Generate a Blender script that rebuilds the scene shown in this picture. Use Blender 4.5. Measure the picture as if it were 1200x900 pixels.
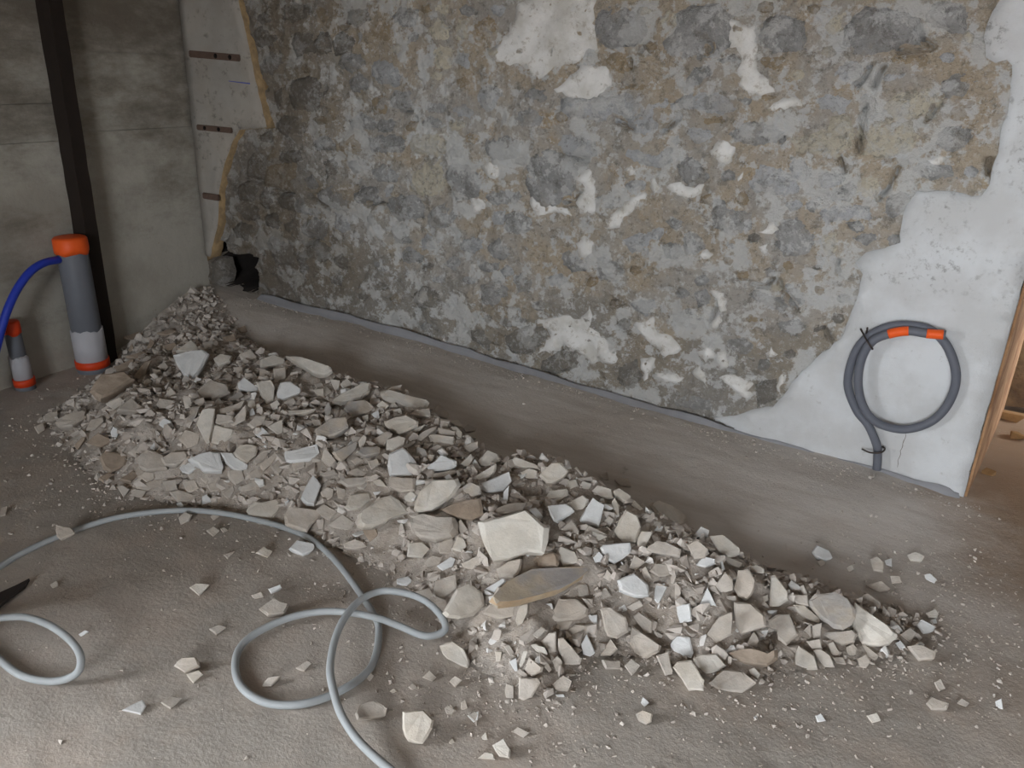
import bpy, bmesh, math, random
import numpy as np
from mathutils import Vector, Matrix, Quaternion
from mathutils.geometry import delaunay_2d_cdt

random.seed(7)
RNG = np.random.default_rng(7)
C = bpy.context.scene.collection
for o in list(bpy.data.objects):
    bpy.data.objects.remove(o)

# ------------------------------------------------------------------ camera
F, CX, CY, CAMH = 930.0, 600.0, 450.0, 1.30          # pixels of a 1200x900 frame, metres
_up = -np.array([507 - CX, -(2804 - CY), -F]); _up /= np.linalg.norm(_up)
_v = np.array([0, 0, -1.0]); _Y = _v - (_v @ _up) * _up; _Y /= np.linalg.norm(_Y); _X = np.cross(_Y, _up)
EX = np.array([0.88783815, -0.46015586]); EY = np.array([0.46015586, 0.88783815])
CAM = np.array([3.27654, -2.85187, CAMH])
def ray(x, y):
    p = np.array([x - CX, -(y - CY), -F]); q = np.array([p @ _X, p @ _Y])
    r = np.array([q @ EX, q @ EY, p @ _up]); return r / np.linalg.norm(r)
cam_data = bpy.data.cameras.new('camera'); cam = bpy.data.objects.new('camera', cam_data); C.objects.link(cam)
cam_data.sensor_fit = 'HORIZONTAL'; cam_data.sensor_width = 36; cam_data.lens = F * 36 / 1200; cam_data.clip_start = 0.02
def _cw(p):
    q = np.array([p @ _X, p @ _Y]); return Vector((q @ EX, q @ EY, p @ _up))
_m = Matrix((_cw(np.array([1., 0, 0])), _cw(np.array([0, 1., 0])), _cw(np.array([0, 0, 1.])))).transposed().to_4x4()
_m.translation = Vector(CAM); cam.matrix_world = _m
bpy.context.scene.camera = cam

# ------------------------------------------------------------------ light: overcast sky through the window and the doorways
world = bpy.data.worlds.new('overcast_sky'); bpy.context.scene.world = world; world.use_nodes = True
wb = world.node_tree.nodes['Background']; wb.inputs[0].default_value = (0.88, 0.94, 1.0, 1); wb.inputs[1].default_value = 7.0
vs = bpy.context.scene.view_settings
vs.view_transform = 'Standard'; vs.look = 'None'; vs.gamma = 1; vs.use_curve_mapping = False; vs.exposure = 2.15
def portal(name, loc, rot, sx, sy):
    d = bpy.data.lights.new(name, 'AREA'); d.shape = 'RECTANGLE'; d.size = sx; d.size_y = sy; d.cycles.is_portal = True
    o = bpy.data.objects.new(name, d); C.objects.link(o); o.location = loc; o.rotation_euler = rot
WIN = (-5.2, -2.9, 0.45, 2.15)        # window in the left wall: y0, y1, z0, z1
portal('window_portal', (-0.30, (WIN[0] + WIN[1]) / 2, (WIN[2] + WIN[3]) / 2), (0, -math.pi / 2, 0), WIN[3] - WIN[2], WIN[1] - WIN[0])
DOORX = (3.55, 4.75)
YO = (1.05, 3.3, 0.35, 2.45)            # opening in the far side of the yard
portal('yard_portal', (6.75, (YO[0] + YO[1]) / 2, (YO[2] + YO[3]) / 2), (0, math.pi / 2, 0), YO[3] - YO[2], YO[1] - YO[0])
FW = (2.9, 4.6, 0.8, 2.15)              # window behind the camera
portal('front_portal', ((FW[0] + FW[1]) / 2, -6.55, (FW[2] + FW[3]) / 2), (math.pi / 2, 0, 0), FW[1] - FW[0], FW[3] - FW[2])

# ------------------------------------------------------------------ helpers
def srgb(r, g, b):
    f = lambda c: (c / 255 / 12.92) if c / 255 <= 0.04045 else ((c / 255 + 0.055) / 1.055) ** 2.4
    return (f(r), f(g), f(b), 1)
class NT:
    def __init__(s, name):
        s.m = bpy.data.materials.new(name); s.m.use_nodes = True; s.t = s.m.node_tree; s.n = s.t.nodes; s.l = s.t.links
        s.b = s.n['Principled BSDF']; s.pos = s.n.new('ShaderNodeNewGeometry').outputs['Position']
        s.b.inputs['Specular IOR Level'].default_value = 0.25
    def noise(s, scale, detail=4, rough=0.6, dist=0.0, vec=None):
        n = s.n.new('ShaderNodeTexNoise'); n.inputs['Scale'].default_value = scale; n.inputs['Detail'].default_value = detail
        n.inputs['Roughness'].default_value = rough; n.inputs['Distortion'].default_value = dist
        s.l.new(vec or s.pos, n.inputs['Vector']); return n.outputs['Fac']
    def stretch(s, sx, sy, sz):
        n = s.n.new('ShaderNodeMapping'); n.inputs['Scale'].default_value = (sx, sy, sz); s.l.new(s.pos, n.inputs['Vector']); return n.outputs[0]
    def ramp(s, fac, a, b):
        n = s.n.new('ShaderNodeMapRange'); n.inputs['From Min'].default_value = a; n.inputs['From Max'].default_value = b
        n.interpolation_type = 'SMOOTHSTEP'; s.l.new(fac, n.inputs['Value']); return n.outputs[0]
    def math(s, op, a, b):
        n = s.n.new('ShaderNodeMath'); n.operation = op
        for i, q in enumerate((a, b)):
            if isinstance(q, (int, float)): n.inputs[i].default_value = q
            else: s.l.new(q, n.inputs[i])
        return n.outputs[0]
    def mix(s, fac, a, b, mode='MIX'):
        n = s.n.new('ShaderNodeMix'); n.data_type = 'RGBA'; n.blend_type = mode
        if isinstance(fac, (int, float)): n.inputs[0].default_value = fac
        else: s.l.new(fac, n.inputs[0])
        for i, q in ((6, a), (7, b)):
            if isinstance(q, tuple): n.inputs[i].default_value = q
            else: s.l.new(q, n.inputs[i])
        return n.outputs[2]
    def scale(s, col, fac):
        n = s.n.new('ShaderNodeVectorMath'); n.operation = 'SCALE'
        if isinstance(col, tuple): n.inputs[0].default_value = col[:3]
        else: s.l.new(col, n.inputs[0])
        s.l.new(fac, n.inputs['Scale']); return n.outputs[0]
    def sep(s):
        n = s.n.new('ShaderNodeSeparateXYZ'); s.l.new(s.pos, n.inputs[0]); return n.outputs
    def rand(s, lo, hi):
        r = s.n.new('ShaderNodeObjectInfo').outputs['Random']; return s.math('ADD', s.math('MULTIPLY', r, hi - lo), lo)
    def bump(s, h, strength, dist):
        n = s.n.new('ShaderNodeBump'); n.inputs['Strength'].default_value = strength; n.inputs['Distance'].default_value = dist
        s.l.new(h, n.inputs['Height']); s.l.new(n.outputs[0], s.b.inputs['Normal'])
    def out(s, col, rough=0.9):
        if isinstance(col, tuple): s.b.inputs['Base Color'].default_value = col
        else: s.l.new(col, s.b.inputs['Base Color'])
        s.b.inputs['Roughness'].default_value = rough; return s.m
def stone_mat(name, rgb, dark=0.72, light=1.1, sc=22, spread=(0.88, 1.08), tint=None, bump=0.5, bd=0.006, speck=0.0):
    t = NT(name); a = t.noise(sc, 6, 0.65)
    f = t.math('ADD', t.math('MULTIPLY', t.ramp(a, 0.3, 0.7), light - dark), dark)
    f = t.math('MULTIPLY', f, t.rand(*spread)); col = srgb(*rgb)
    if tint: col = t.mix(t.ramp(t.noise(sc * 0.45, 3), 0.42, 0.62), col, srgb(*tint))
    if speck: col = t.mix(t.math('MULTIPLY', t.ramp(t.noise(sc * 3.2, 5, 0.7), 0.55, 0.7), speck), col, srgb(60, 55, 50))
    fine = t.noise(sc * 5, 5, 0.7); t.bump(t.math('ADD', a, t.math('MULTIPLY', fine, 0.5)), bump, bd)
    return t.out(t.scale(col, f))
def plain_mat(name, rgb, rough=0.5, var=0.12, sc=15, metal=0):
    t = NT(name); f = t.math('ADD', t.math('MULTIPLY', t.noise(sc, 5), var * 2), 1 - var)
    t.b.inputs['Metallic'].default_value = metal
    return t.out(t.scale(srgb(*rgb), f), rough)

# value noise in numpy
_perm = RNG.random((256, 256))
def vnoise(x, y):
    xi = np.floor(x).astype(int); yi = np.floor(y).astype(int); fx = x - xi; fy = y - yi
    fx = fx * fx * (3 - 2 * fx); fy = fy * fy * (3 - 2 * fy)
    g = lambda a, b: _perm[a & 255, b & 255]
    return (g(xi, yi) * (1 - fx) + g(xi + 1, yi) * fx) * (1 - fy) + (g(xi, yi + 1) * (1 - fx) + g(xi + 1, yi + 1) * fx) * fy - 0.5
def fbm(x, y, octs=4, gain=0.55):
    x = np.asarray(x, float); y = np.asarray(y, float); s = 0; a = 1
    for k in range(octs):
        s = s + a * vnoise(x * 2 ** k + 17.3 * k, y * 2 ** k + 9.1 * k); a *= gain
    return s
def sst(t):
    t = np.clip(t, 0, 1); return t * t * (3 - 2 * t)

def mesh_obj(name, verts, faces, mat, parent=None, smooth=False, loc=None):
    verts = np.asarray(verts, float)
    if loc is not None: verts = verts - np.asarray(loc)
    me = bpy.data.meshes.new(name); me.from_pydata([tuple(v) for v in verts], [], faces); me.update()
    if smooth: me.polygons.foreach_set('use_smooth', [True] * len(me.polygons))
    if mat: me.materials.append(mat)
    o = bpy.data.objects.new(name, me); C.objects.link(o)
    if loc is not None: o.location = tuple(float(v) for v in loc)
    if parent: o.parent = parent
    return o
def fix_normals(o):
    bm = bmesh.new(); bm.from_mesh(o.data); bmesh.ops.recalc_face_normals(bm, faces=bm.faces); bm.to_mesh(o.data); bm.free(); return o
def tag(o, label=None, cat=None, group=None, kind=None):
    for k, q in (('label', label), ('category', cat), ('group', group), ('kind', kind)):
        if q: o[k] = q
    return o
def empty(name, loc, label, cat, group=None):
    o = bpy.data.objects.new(name, None); C.objects.link(o); o.location = tuple(loc); o.empty_display_size = 0.05
    return tag(o, label, cat, group)
def box_vf(x0, x1, y0, y1, z0, z1):
    v = [(x, y, z) for z in (z0, z1) for y in (y0, y1) for x in (x0, x1)]
    return v, [(0, 2, 3, 1), (4, 5, 7, 6), (0, 1, 5, 4), (2, 6, 7, 3), (0, 4, 6, 2), (1, 3, 7, 5)]
def boxes(name, lst, mat, parent=None):
    V, Fc = [], []
    for b in lst:
        v, f = box_vf(*b); n = len(V); V += v; Fc += [tuple(i + n for i in q) for q in f]
    return mesh_obj(name, V, Fc, mat, parent)
def catmull(pts, n=8):
    P = [np.array(p, float) for p in pts]; P = [2 * P[0] - P[1]] + P + [2 * P[-1] - P[-2]]; out = []
    for i in range(1, len(P) - 2):
        for k in range(n):
            t = k / n; a, b, c, d = P[i - 1:i + 3]
            out.append(0.5 * (2 * b + (c - a) * t + (2 * a - 5 * b + 4 * c - d) * t * t + (3 * b - a - 3 * c + d) * t ** 3))
    out.append(P[-2]); return out
def tube(name, pts, r, mat, parent=None, sides=10, loc=None, cap=True):
    P = [Vector(p) for p in pts]; V, Fc = [], []; nrm = None
    for i, p in enumerate(P):
        t = (P[min(i + 1, len(P) - 1)] - P[max(i - 1, 0)]).normalized()
        if nrm is None: nrm = t.orthogonal().normalized()
        nrm = (nrm - t * nrm.dot(t)).normalized(); bn = t.cross(nrm)
        rr = r[i] if hasattr(r, '__len__') else r
        for k in range(sides):
            a = 2 * math.pi * k / sides; V.append(p + nrm * (rr * math.cos(a)) + bn * (rr * math.sin(a)))
        if i:
            for k in range(sides):
                a, b = (i - 1) * sides + k, (i - 1) * sides + (k + 1) % sides
                Fc.append((a, b, b + sides, a + sides))
    if cap: Fc += [tuple(range(sides))[::-1], tuple(range(len(V) - sides, len(V)))]
    return mesh_obj(name, V, Fc, mat, parent, True, loc)
def lathe(name, axis0, axis1, prof, mat, parent=None, sides=28):
    """prof: (fraction along axis, radius)"""
    a, b = Vector(axis0), Vector(axis1)
    o = tube(name, [a.lerp(b, f) for f, _ in prof], [r for _, r in prof], mat, parent, sides); return o

# parsing of traced outlines: 'tone x,y x,y ... | label'
def outlines(x0, y0, sc, text):
    res = []
    for line in text.strip().splitlines():
        body, _, lab = line.partition('|'); tk = body.split()
        if len(tk) < 4: continue
        pts = [tuple(float(q) for q in t.split(',')) for t in tk[1:]]
        res.append((tk[0], [(x0 + a / sc, y0 + b / sc) for a, b in pts], lab.strip()))
    return res

# ------------------------------------------------------------------ planes of the room
LW = 0.035                                            # the left wall leans: x = -LW * y
def wall_pt(x, y, off=0.0):
    r = ray(x, y); t = (-off - CAM[1]) / r[1]; return CAM + r * t
def left_pt(x, y, off=0.0):
    r = ray(x, y); t = (off - LW * CAM[1] - CAM[0]) / (r[0] + LW * r[1]); return CAM + r * t
def floor_pt(x, y, z=0.0):
    r = ray(x, y); t = (z - CAM[2]) / r[2]; return CAM + r * t

# ground height: a ramp of dust against the stone wall, deepest in the corner
_rx = [0, 0.32, 1.02, 1.45, 1.96, 2.56, 3.19, 3.5, 9]; _rz = [0.203, 0.196, 0.172, 0.140, 0.106, 0.072, 0.040, 0.008, 0]
def ground(x, y):
    x = np.asarray(x, float); y = np.asarray(y, float)
    d = np.clip(-y, 0, None); w = 0.62 + 0.25 * sst(x / 1.5)
    g = np.interp(np.clip(x, 0, 9), _rx, _rz) * (1 - sst((d - 0.08) / w)) * (y < 0.25)
    g = g + 0.010 * fbm(x * 2.1, y * 2.1, 3) + 0.0035 * fbm(x * 14, y * 14, 3)
    return g
HMX = [0, 0.4, 1.2, 2.2, 2.9, 3.3, 3.7]; HMZ = [0.10, 0.12, 0.16, 0.16, 0.11, 0.06, 0.03]      # height of the heap along the wall
foot_px_low = [(1105, 745), (1070, 768), (1010, 778), (915, 790), (862, 812), (770, 775), (700, 775), (655, 818), (600, 822), (545, 775), (500, 715), (440, 668), (335, 618), (255, 598), (150, 586), (105, 560), (75, 528), (45, 492), (95, 462), (130, 425)]
foot_px_up = [(262, 350), (285, 385), (330, 412), (392, 432), (450, 452), (512, 470), (560, 512), (600, 533), (655, 535), (705, 560), (765, 590), (835, 622), (905, 648), (985, 680), (1060, 705)]
FOOT = [floor_pt(x, y)[:2] for x, y in foot_px_low] + [np.array([-0.1, -0.45]), np.array([-0.1, 0.02])]
for x, y in foot_px_up:
    q = floor_pt(x, y, 0.05)
    for _ in range(8): q = floor_pt(x, y, 0.5 * q[2] + 0.5 * (float(ground(q[0], q[1])) + 0.55 * float(np.interp(q[0], HMX, HMZ)) * (0.25 + 0.75 * float(sst((-0.22 - q[1]) / 0.55)))))
    FOOT.append(q[:2])
FOOT = np.array(FOOT)
def foot_dist(x, y):
    """signed distance to the outline of the heap, positive inside"""
    x = np.asarray(x, float); y = np.asarray(y, float); d = np.full(x.shape, 9.0); ins = np.zeros(x.shape, bool)
    for i in range(len(FOOT)):
        a, b = FOOT[i], FOOT[(i + 1) % len(FOOT)]; e = b - a
        t = np.clip(((x - a[0]) * e[0] + (y - a[1]) * e[1]) / (e @ e + 1e-12), 0, 1)
        d = np.minimum(d, np.hypot(x - a[0] - t * e[0], y - a[1] - t * e[1]))
        c = ((a[1] > y) != (b[1] > y)) & (x < (b[0] - a[0]) * (y - a[1]) / (b[1] - a[1] + 1e-12) + a[0]); ins ^= c
    return np.where(ins, d, -d)
GX0, GX1, GY0, GY1, GS = -0.1, 4.3, -2.5, 0.1, 0.012
gxs = np.arange(GX0, GX1, GS); gys = np.arange(GY0, GY1, GS); GXX, GYY = np.meshgrid(gxs, gys, indexing='ij')
GG = ground(GXX, GYY); GD = foot_dist(GXX, GYY)
_hm = np.interp(GXX, HMX, HMZ) * (0.25 + 0.75 * sst((-0.22 - GYY) / 0.55))
_du = np.full(GD.shape, 9.0)                          # the heap falls off steeply on the side that was swept
for _a, _b in zip(FOOT[22:-1], FOOT[23:]):
    _e = _b - _a; _t = np.clip(((GXX - _a[0]) * _e[0] + (GYY - _a[1]) * _e[1]) / (_e @ _e), 0, 1); _du = np.minimum(_du, np.hypot(GXX - _a[0] - _t * _e[0], GYY - _a[1] - _t * _e[1]))
GM = _hm * np.minimum(sst(_du / 0.15), sst(np.where(_du < GD + 0.02, 9.0, GD) / 0.30)) ** 0.8 + (GD > 0) * (0.035 * fbm(GXX * 7, GYY * 7, 4) * sst(GD / 0.12) + 0.004)
GM = np.where(GD > 0, np.clip(GM, 0, None), 0)
SURF = GG + GM
def surf(x, y, A=None):
    A = SURF if A is None else A
    i = np.clip((np.asarray(x) - GX0) / GS, 0, len(gxs) - 1.01); j = np.clip((np.asarray(y) - GY0) / GS, 0, len(gys) - 1.01)
    a = i.astype(int); b = j.astype(int); fx = i - a; fy = j - b
    return (A[a, b] * (1 - fx) + A[a + 1, b] * fx) * (1 - fy) + (A[a, b + 1] * (1 - fx) + A[a + 1, b + 1] * fx) * fy
_ts = np.arange(1.2, 6.0, 0.004)
def surf_pt(x, y, tol=0.0):
    r = ray(x, y); P = CAM + r * _ts[:, None]; below = P[:, 2] < surf(P[:, 0], P[:, 1]) + tol * (surf(P[:, 0], P[:, 1], GD) > 0.04)
    return P[np.argmax(below)] if below.any() else floor_pt(x, y)
def inside_heap(p): return float(surf(p[0], p[1], GD)) > 0.0

# ------------------------------------------------------------------ materials
def overlay(t, c, lime=1.0, smear=1.0):
    """lime wash, smeared mortar and darker tones that run across stones and joints alike"""
    X, Y, Z = t.sep()
    c = t.mix(t.math('MULTIPLY', t.ramp(t.noise(8, 6, 0.66), 0.52, 0.60), 0.75 * smear), c, srgb(186, 172, 152))
    c = t.mix(t.math('MULTIPLY', t.ramp(t.noise(12, 7, 0.72), 0.55, 0.62), 0.5), c, srgb(128, 123, 116))
    c = t.mix(t.math('MULTIPLY', t.ramp(t.noise(45, 7, 0.78), 0.53, 0.61), 0.42), c, srgb(98, 92, 84))
    # old cement coat on the foot of the wall, ragged upper edge, worn off in patches
    hz = t.math('ADD', Z, t.math('MULTIPLY', t.math('SUBTRACT', t.noise(2.6, 7, 0.70), 0.5), 1.2))
    c = t.mix(t.math('MULTIPLY', t.ramp(hz, 0.50, 0.36), 0.55), c, srgb(148, 142, 133))
    # browner and darker towards the corner
    lx = t.math('ADD', X, t.math('MULTIPLY', t.math('SUBTRACT', t.noise(3.0, 6, 0.68), 0.5), 1.0))
    gr = t.ramp(lx, 1.35, 0.45)
    c = t.mix(t.math('MULTIPLY', gr, 0.72), c, srgb(104, 93, 80))
    # lime wash, thinner over the darker corner
    lm = t.math('SUBTRACT', 1.0, t.math('MULTIPLY', gr, 0.7))
    c = t.mix(t.math('MULTIPLY', t.math('MULTIPLY', t.ramp(t.noise(5.5, 7, 0.70), 0.51, 0.56), 0.92 * lime), lm), c, srgb(226, 224, 220))
    c = t.mix(t.math('MULTIPLY', t.math('MULTIPLY', t.ramp(t.noise(15, 6, 0.70), 0.54, 0.60), 0.85 * lime), lm), c, srgb(224, 223, 221))
    c = t.mix(t.math('MULTIPLY', t.math('MULTIPLY', t.ramp(t.noise(52, 6, 0.78), 0.54, 0.61), 0.40), lm), c, srgb(228, 226, 222))
    return c
def wall_bump(t):
    a = t.noise(14, 8, 0.72); b = t.noise(60, 6, 0.72); t.bump(t.math('ADD', a, t.math('MULTIPLY', b, 0.4)), 0.9, 0.05)
def mortar_mat():
    t = NT('rubble_wall_mortar')
    c = t.mix(t.ramp(t.noise(3.2, 5, 0.6, 0.6), 0.40, 0.60), srgb(200, 184, 162), srgb(194, 187, 178))
    c = t.mix(t.ramp(t.noise(7.5, 5, 0.65), 0.54, 0.66), c, t.mix(t.ramp(t.sep()[2], 0.55, 0.95), srgb(190, 178, 160), srgb(196, 172, 138)))
    wall_bump(t); return t.out(overlay(t, c, 1.0, 0.3), 0.95)
def rough_stone(name, rgb, alt, lime=0.8, smear=1.0):
    t = NT(name); col = t.mix(t.ramp(t.noise(11, 6, 0.65, 0.5), 0.40, 0.60), srgb(*rgb), srgb(*alt))
    wall_bump(t); return t.out(t.scale(overlay(t, col, lime, smear), t.rand(0.92, 1.06)), 0.95)
WM = {'g': rough_stone('grey_wall_stone', (170, 168, 165), (188, 186, 184), 0.8, 0.4),
      'l': rough_stone('pale_grey_wall_stone', (206, 206, 207), (190, 190, 190), 0.75, 0.3),
      'c': rough_stone('cream_wall_stone', (226, 217, 197), (216, 206, 186), 0.5, 0.25),
      'o': rough_stone('ochre_wall_stone', (184, 164, 136), (174, 157, 134), 0.4, 0.6),
      'd': rough_stone('dark_wall_stone', (138, 132, 124), (154, 148, 140), 0.5, 0.6)}
def lime_mat():
    t = NT('lime_plaster_remnant'); c = t.mix(t.ramp(t.noise(9, 5, 0.6), 0.4, 0.65), srgb(220, 217, 213), srgb(200, 196, 189))
    c = t.mix(t.math('MULTIPLY', t.ramp(t.noise(26, 7, 0.76), 0.53, 0.64), 0.7), c, srgb(166, 156, 142))
    t.bump(t.noise(40, 6, 0.7), 0.5, 0.01); return t.out(c, 0.95)
LIME = lime_mat()
def panel_mat():
    t = NT('white_wall_plaster'); X, Y, Z = t.sep()
    c = t.mix(t.ramp(t.noise(4, 5, 0.6), 0.35, 0.65), srgb(206, 207, 208), srgb(190, 189, 188))
    up = t.ramp(t.math('ADD', Z, t.math('MULTIPLY', t.noise(3, 4), 0.15)), 0.74, 0.80)
    sp = t.math('MULTIPLY', t.ramp(t.noise(38, 6, 0.75), 0.52, 0.66), t.math('MULTIPLY', up, t.ramp(t.noise(5, 3), 0.42, 0.6)))
    c = t.mix(t.math('MULTIPLY', sp, 0.7), c, srgb(120, 116, 112))
    c = t.mix(t.math('MULTIPLY', t.ramp(t.noise(24, 6, 0.75), 0.6, 0.72), 0.45), c, srgb(150, 145, 138))
    t.bump(t.noise(30, 6, 0.7), 0.35, 0.008); return t.out(c, 0.9)
PANEL = panel_mat()
def left_mat():
    t = NT('stained_shaded_white_render'); c = t.mix(t.ramp(t.noise(2.4, 5, 0.6), 0.4, 0.65), srgb(176, 171, 160), srgb(158, 152, 141))
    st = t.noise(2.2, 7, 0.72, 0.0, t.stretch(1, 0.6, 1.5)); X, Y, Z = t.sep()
    c = t.mix(t.math('MULTIPLY', t.ramp(t.math('ADD', st, t.math('MULTIPLY', Z, 0.18)), 0.55, 0.86), 0.8), c, srgb(92, 82, 70))  # brown stains; the darkening with height is shade put into the colour
    c = t.mix(t.math('MULTIPLY', t.ramp(t.noise(32, 6, 0.75), 0.62, 0.72), 0.5), c, srgb(110, 98, 84))
    t.bump(t.noise(26, 6, 0.7), 0.35, 0.008); return t.out(c, 0.9)
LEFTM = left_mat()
CORNERP = stone_mat('grey_corner_plaster', (156, 150, 142), 0.85, 1.05, 6, (1, 1), (154, 146, 136), 0.3, 0.006, 0.5)
def floor_mat():
    t = NT('dusty_floor'); X, Y, Z = t.sep()
    c = t.mix(t.ramp(t.noise(1.7, 5, 0.6), 0.38, 0.62), srgb(182, 172, 162), srgb(168, 160, 151))
    c = t.mix(t.math('MULTIPLY', t.ramp(t.noise(4.2, 5, 0.65, 0.5), 0.45, 0.68), 0.55), c, srgb(180, 165, 152))
    # swept dust beside the wall, in long streaks
    sw = t.noise(3.0, 6, 0.65, 0.6, t.stretch(0.8, 5.0, 1)); ny = t.math('ADD', Y, t.math('MULTIPLY', t.noise(3, 4), 0.25))
    c = t.mix(t.math('MULTIPLY', t.ramp(ny, -0.85, -0.45), 0.75), c, t.mix(t.ramp(sw, 0.38, 0.62), srgb(204, 197, 190), srgb(190, 181, 172)))
    # bare earth towards the doorway
    ex = t.math('ADD', t.math('ADD', X, t.math('MULTIPLY', Y, 0.30)), t.math('MULTIPLY', t.noise(3.3, 5, 0.65), 0.5))
    c = t.mix(t.math('MULTIPLY', t.ramp(ex, 3.50, 4.0), 0.9), c, srgb(136, 110, 84))
    c = t.mix(t.math('MULTIPLY', t.ramp(t.noise(55, 5, 0.75), 0.60, 0.72), 0.4), c, srgb(120, 110, 100))
    c = t.mix(t.math('MULTIPLY', t.ramp(t.noise(70, 5, 0.75), 0.62, 0.74), 0.5), c, srgb(196, 188, 178))
    a = t.noise(18, 7, 0.7); b = t.noise(90, 5, 0.7); t.bump(t.math('ADD', a, b), 0.4, 0.008); return t.out(c, 0.95)
FLOORM = floor_mat()
SM = {'w': stone_mat('white_limestone', (214, 213, 211), 0.90, 1.04, 20, (0.95, 1.03), bump=0.35),
      'c': stone_mat('cream_limestone', (204, 197, 187), 0.86, 1.08, 20, (0.92, 1.06), (196, 186, 173)),
      't': stone_mat('dusty_tan_rubble', (190, 181, 171), 0.84, 1.08, 22, (0.88, 1.08), (182, 171, 159)),
      'g': stone_mat('grey_rubble', (170, 164, 158), 0.80, 1.08, 22, (0.9, 1.06), (180, 168, 154)),
      'b': stone_mat('brown_rubble', (166, 150, 134), 0.78, 1.08, 22, (0.88, 1.08), (154, 137, 120))}
def frag_mat(name, lo, hi, top):
    t = NT(name); a = t.n.new('ShaderNodeAttribute'); a.attribute_name = 'tone'
    c = t.mix(a.outputs['Fac'], srgb(*lo), srgb(*hi)); c = t.mix(t.ramp(a.outputs['Fac'], 0.93, 0.97), c, srgb(*top))
    f = t.math('ADD', t.math('MULTIPLY', t.noise(60, 5, 0.7), 0.5), 0.75); t.bump(t.noise(120, 4), 0.4, 0.004)
    return t.out(t.scale(c, f))
FRAG = frag_mat('crushed_mortar', (172, 161, 151), (202, 193, 184), (222, 219, 215))
DUST = stone_mat('mound_dust', (182, 172, 162), 0.78, 1.1, 30, (1, 1), (172, 160, 148), 0.7, 0.012)
EARTH = stone_mat('brown_earth', (120, 92, 62), 0.6, 1.2, 14, (1, 1), (96, 70, 46), 0.9, 0.03)
POSTM = plain_mat('dark_timber', (40, 32, 27), 0.75, 0.3, 20)
GREYP = plain_mat('grey_pvc', (104, 106, 112), 0.55, 0.10, 12)
WHITEP = plain_mat('dusty_white_sleeve', (176, 174, 178), 0.6, 0.12, 14)
ORANGE = plain_mat('orange_tape', (232, 92, 34), 0.5, 0.08)
REDOR = plain_mat('red_orange_tape', (206, 66, 30), 0.5, 0.08)
BLUE = plain_mat('blue_water_hose', (44, 62, 168), 0.45, 0.08)
CONDUIT = plain_mat('grey_conduit', (98, 100, 108), 0.55, 0.14, 9)
FLOORC = plain_mat('pale_grey_conduit', (158, 161, 162), 0.5, 0.10, 10)
WIRE = plain_mat('tie_wire', (78, 70, 66), 0.5, 0.1, 20, 0.6)
IRON = plain_mat('rusty_iron', (92, 74, 64), 0.85, 0.4, 40)
SOCKET = plain_mat('dark_pit', (26, 20, 17), 0.95)
MEMB = plain_mat('grey_plastic_membrane', (148, 147, 150), 0.6, 0.2, 12)
BOARD = stone_mat('raw_reveal_board', (170, 132, 98), 0.7, 1.1, 12, (1, 1), (146, 108, 78))
CEIL = plain_mat('grey_ceiling', (150, 146, 140), 0.95)
TANM = stone_mat('tan_render_edge', (164, 138, 102), 0.75, 1.1, 25, (1, 1), (144, 122, 92), 0.8, 0.015)
TOOLM = plain_mat('dark_tool_iron', (48, 42, 40), 0.6, 0.3)
# ================================================================== STRUCTURE
def struct(o): o['kind'] = 'structure'; return o
# floor
fx = np.concatenate([np.arange(-0.6, GX0 - 0.05, 0.1), gxs, np.arange(GX1 + 0.1, 7.0, 0.15)])
fy = np.concatenate([np.arange(-6.4, GY0 - 0.05, 0.15), gys, np.arange(GY1 + 0.05, 5.0, 0.12)])
XX, YY = np.meshgrid(fx, fy, indexing='ij'); ZZ = ground(XX, YY)
nv = len(fy); idx = lambda i, j: i * nv + j
me = bpy.data.meshes.new('floor')
ii, jj = np.meshgrid(np.arange(len(fx) - 1), np.arange(nv - 1), indexing='ij')
quads = np.stack([idx(ii, jj), idx(ii + 1, jj), idx(ii + 1, jj + 1), idx(ii, jj + 1)], -1).reshape(-1, 4)
def np_mesh(name, V, Q, mat, smooth=True):
    me = bpy.data.meshes.new(name); V = np.asarray(V, np.float32); n = Q.shape[1]
    me.vertices.add(len(V)); me.vertices.foreach_set('co', V.ravel())
    me.loops.add(Q.size); me.loops.foreach_set('vertex_index', Q.ravel().astype(np.int32))
    me.polygons.add(len(Q)); me.polygons.foreach_set('loop_start', np.arange(0, Q.size, n, dtype=np.int32))
    me.polygons.foreach_set('use_smooth', np.full(len(Q), smooth)); me.update(calc_edges=True); me.validate()
    me.materials.append(mat); o = bpy.data.objects.new(name, me); C.objects.link(o); return o
floor = struct(np_mesh('floor', np.stack([XX, YY, ZZ], -1).reshape(-1, 3), quads, FLOORM))

# stone wall: relief of the mortar bed, with the broken hole in the corner
HOLE = np.array([wall_pt(200 + a / 4, 200 + b / 4)[[0, 2]] for a, b in
        [(4 * (x - 200), 4 * (y - 200)) for x, y in ((250, 286), (256, 282), (264, 284), (268, 295), (276, 299), (290, 297), (303, 303), (300, 313), (305, 326), (303, 342), (288, 342), (268, 338), (258, 330), (254, 306))]])
def poly_sd(x, z, P):
    d = np.full(np.shape(x), 9.0); ins = np.zeros(np.shape(x), bool)
    for i in range(len(P)):
        a, b = P[i], P[(i + 1) % len(P)]; e = b - a
        t = np.clip(((x - a[0]) * e[0] + (z - a[1]) * e[1]) / (e @ e + 1e-12), 0, 1)
        d = np.minimum(d, np.hypot(x - a[0] - t * e[0], z - a[1] - t * e[1]))
        ins ^= ((a[1] > z) != (b[1] > z)) & (x < (b[0] - a[0]) * (z - a[1]) / (b[1] - a[1] + 1e-12) + a[0])
    return np.where(ins, d, -d)
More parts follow.
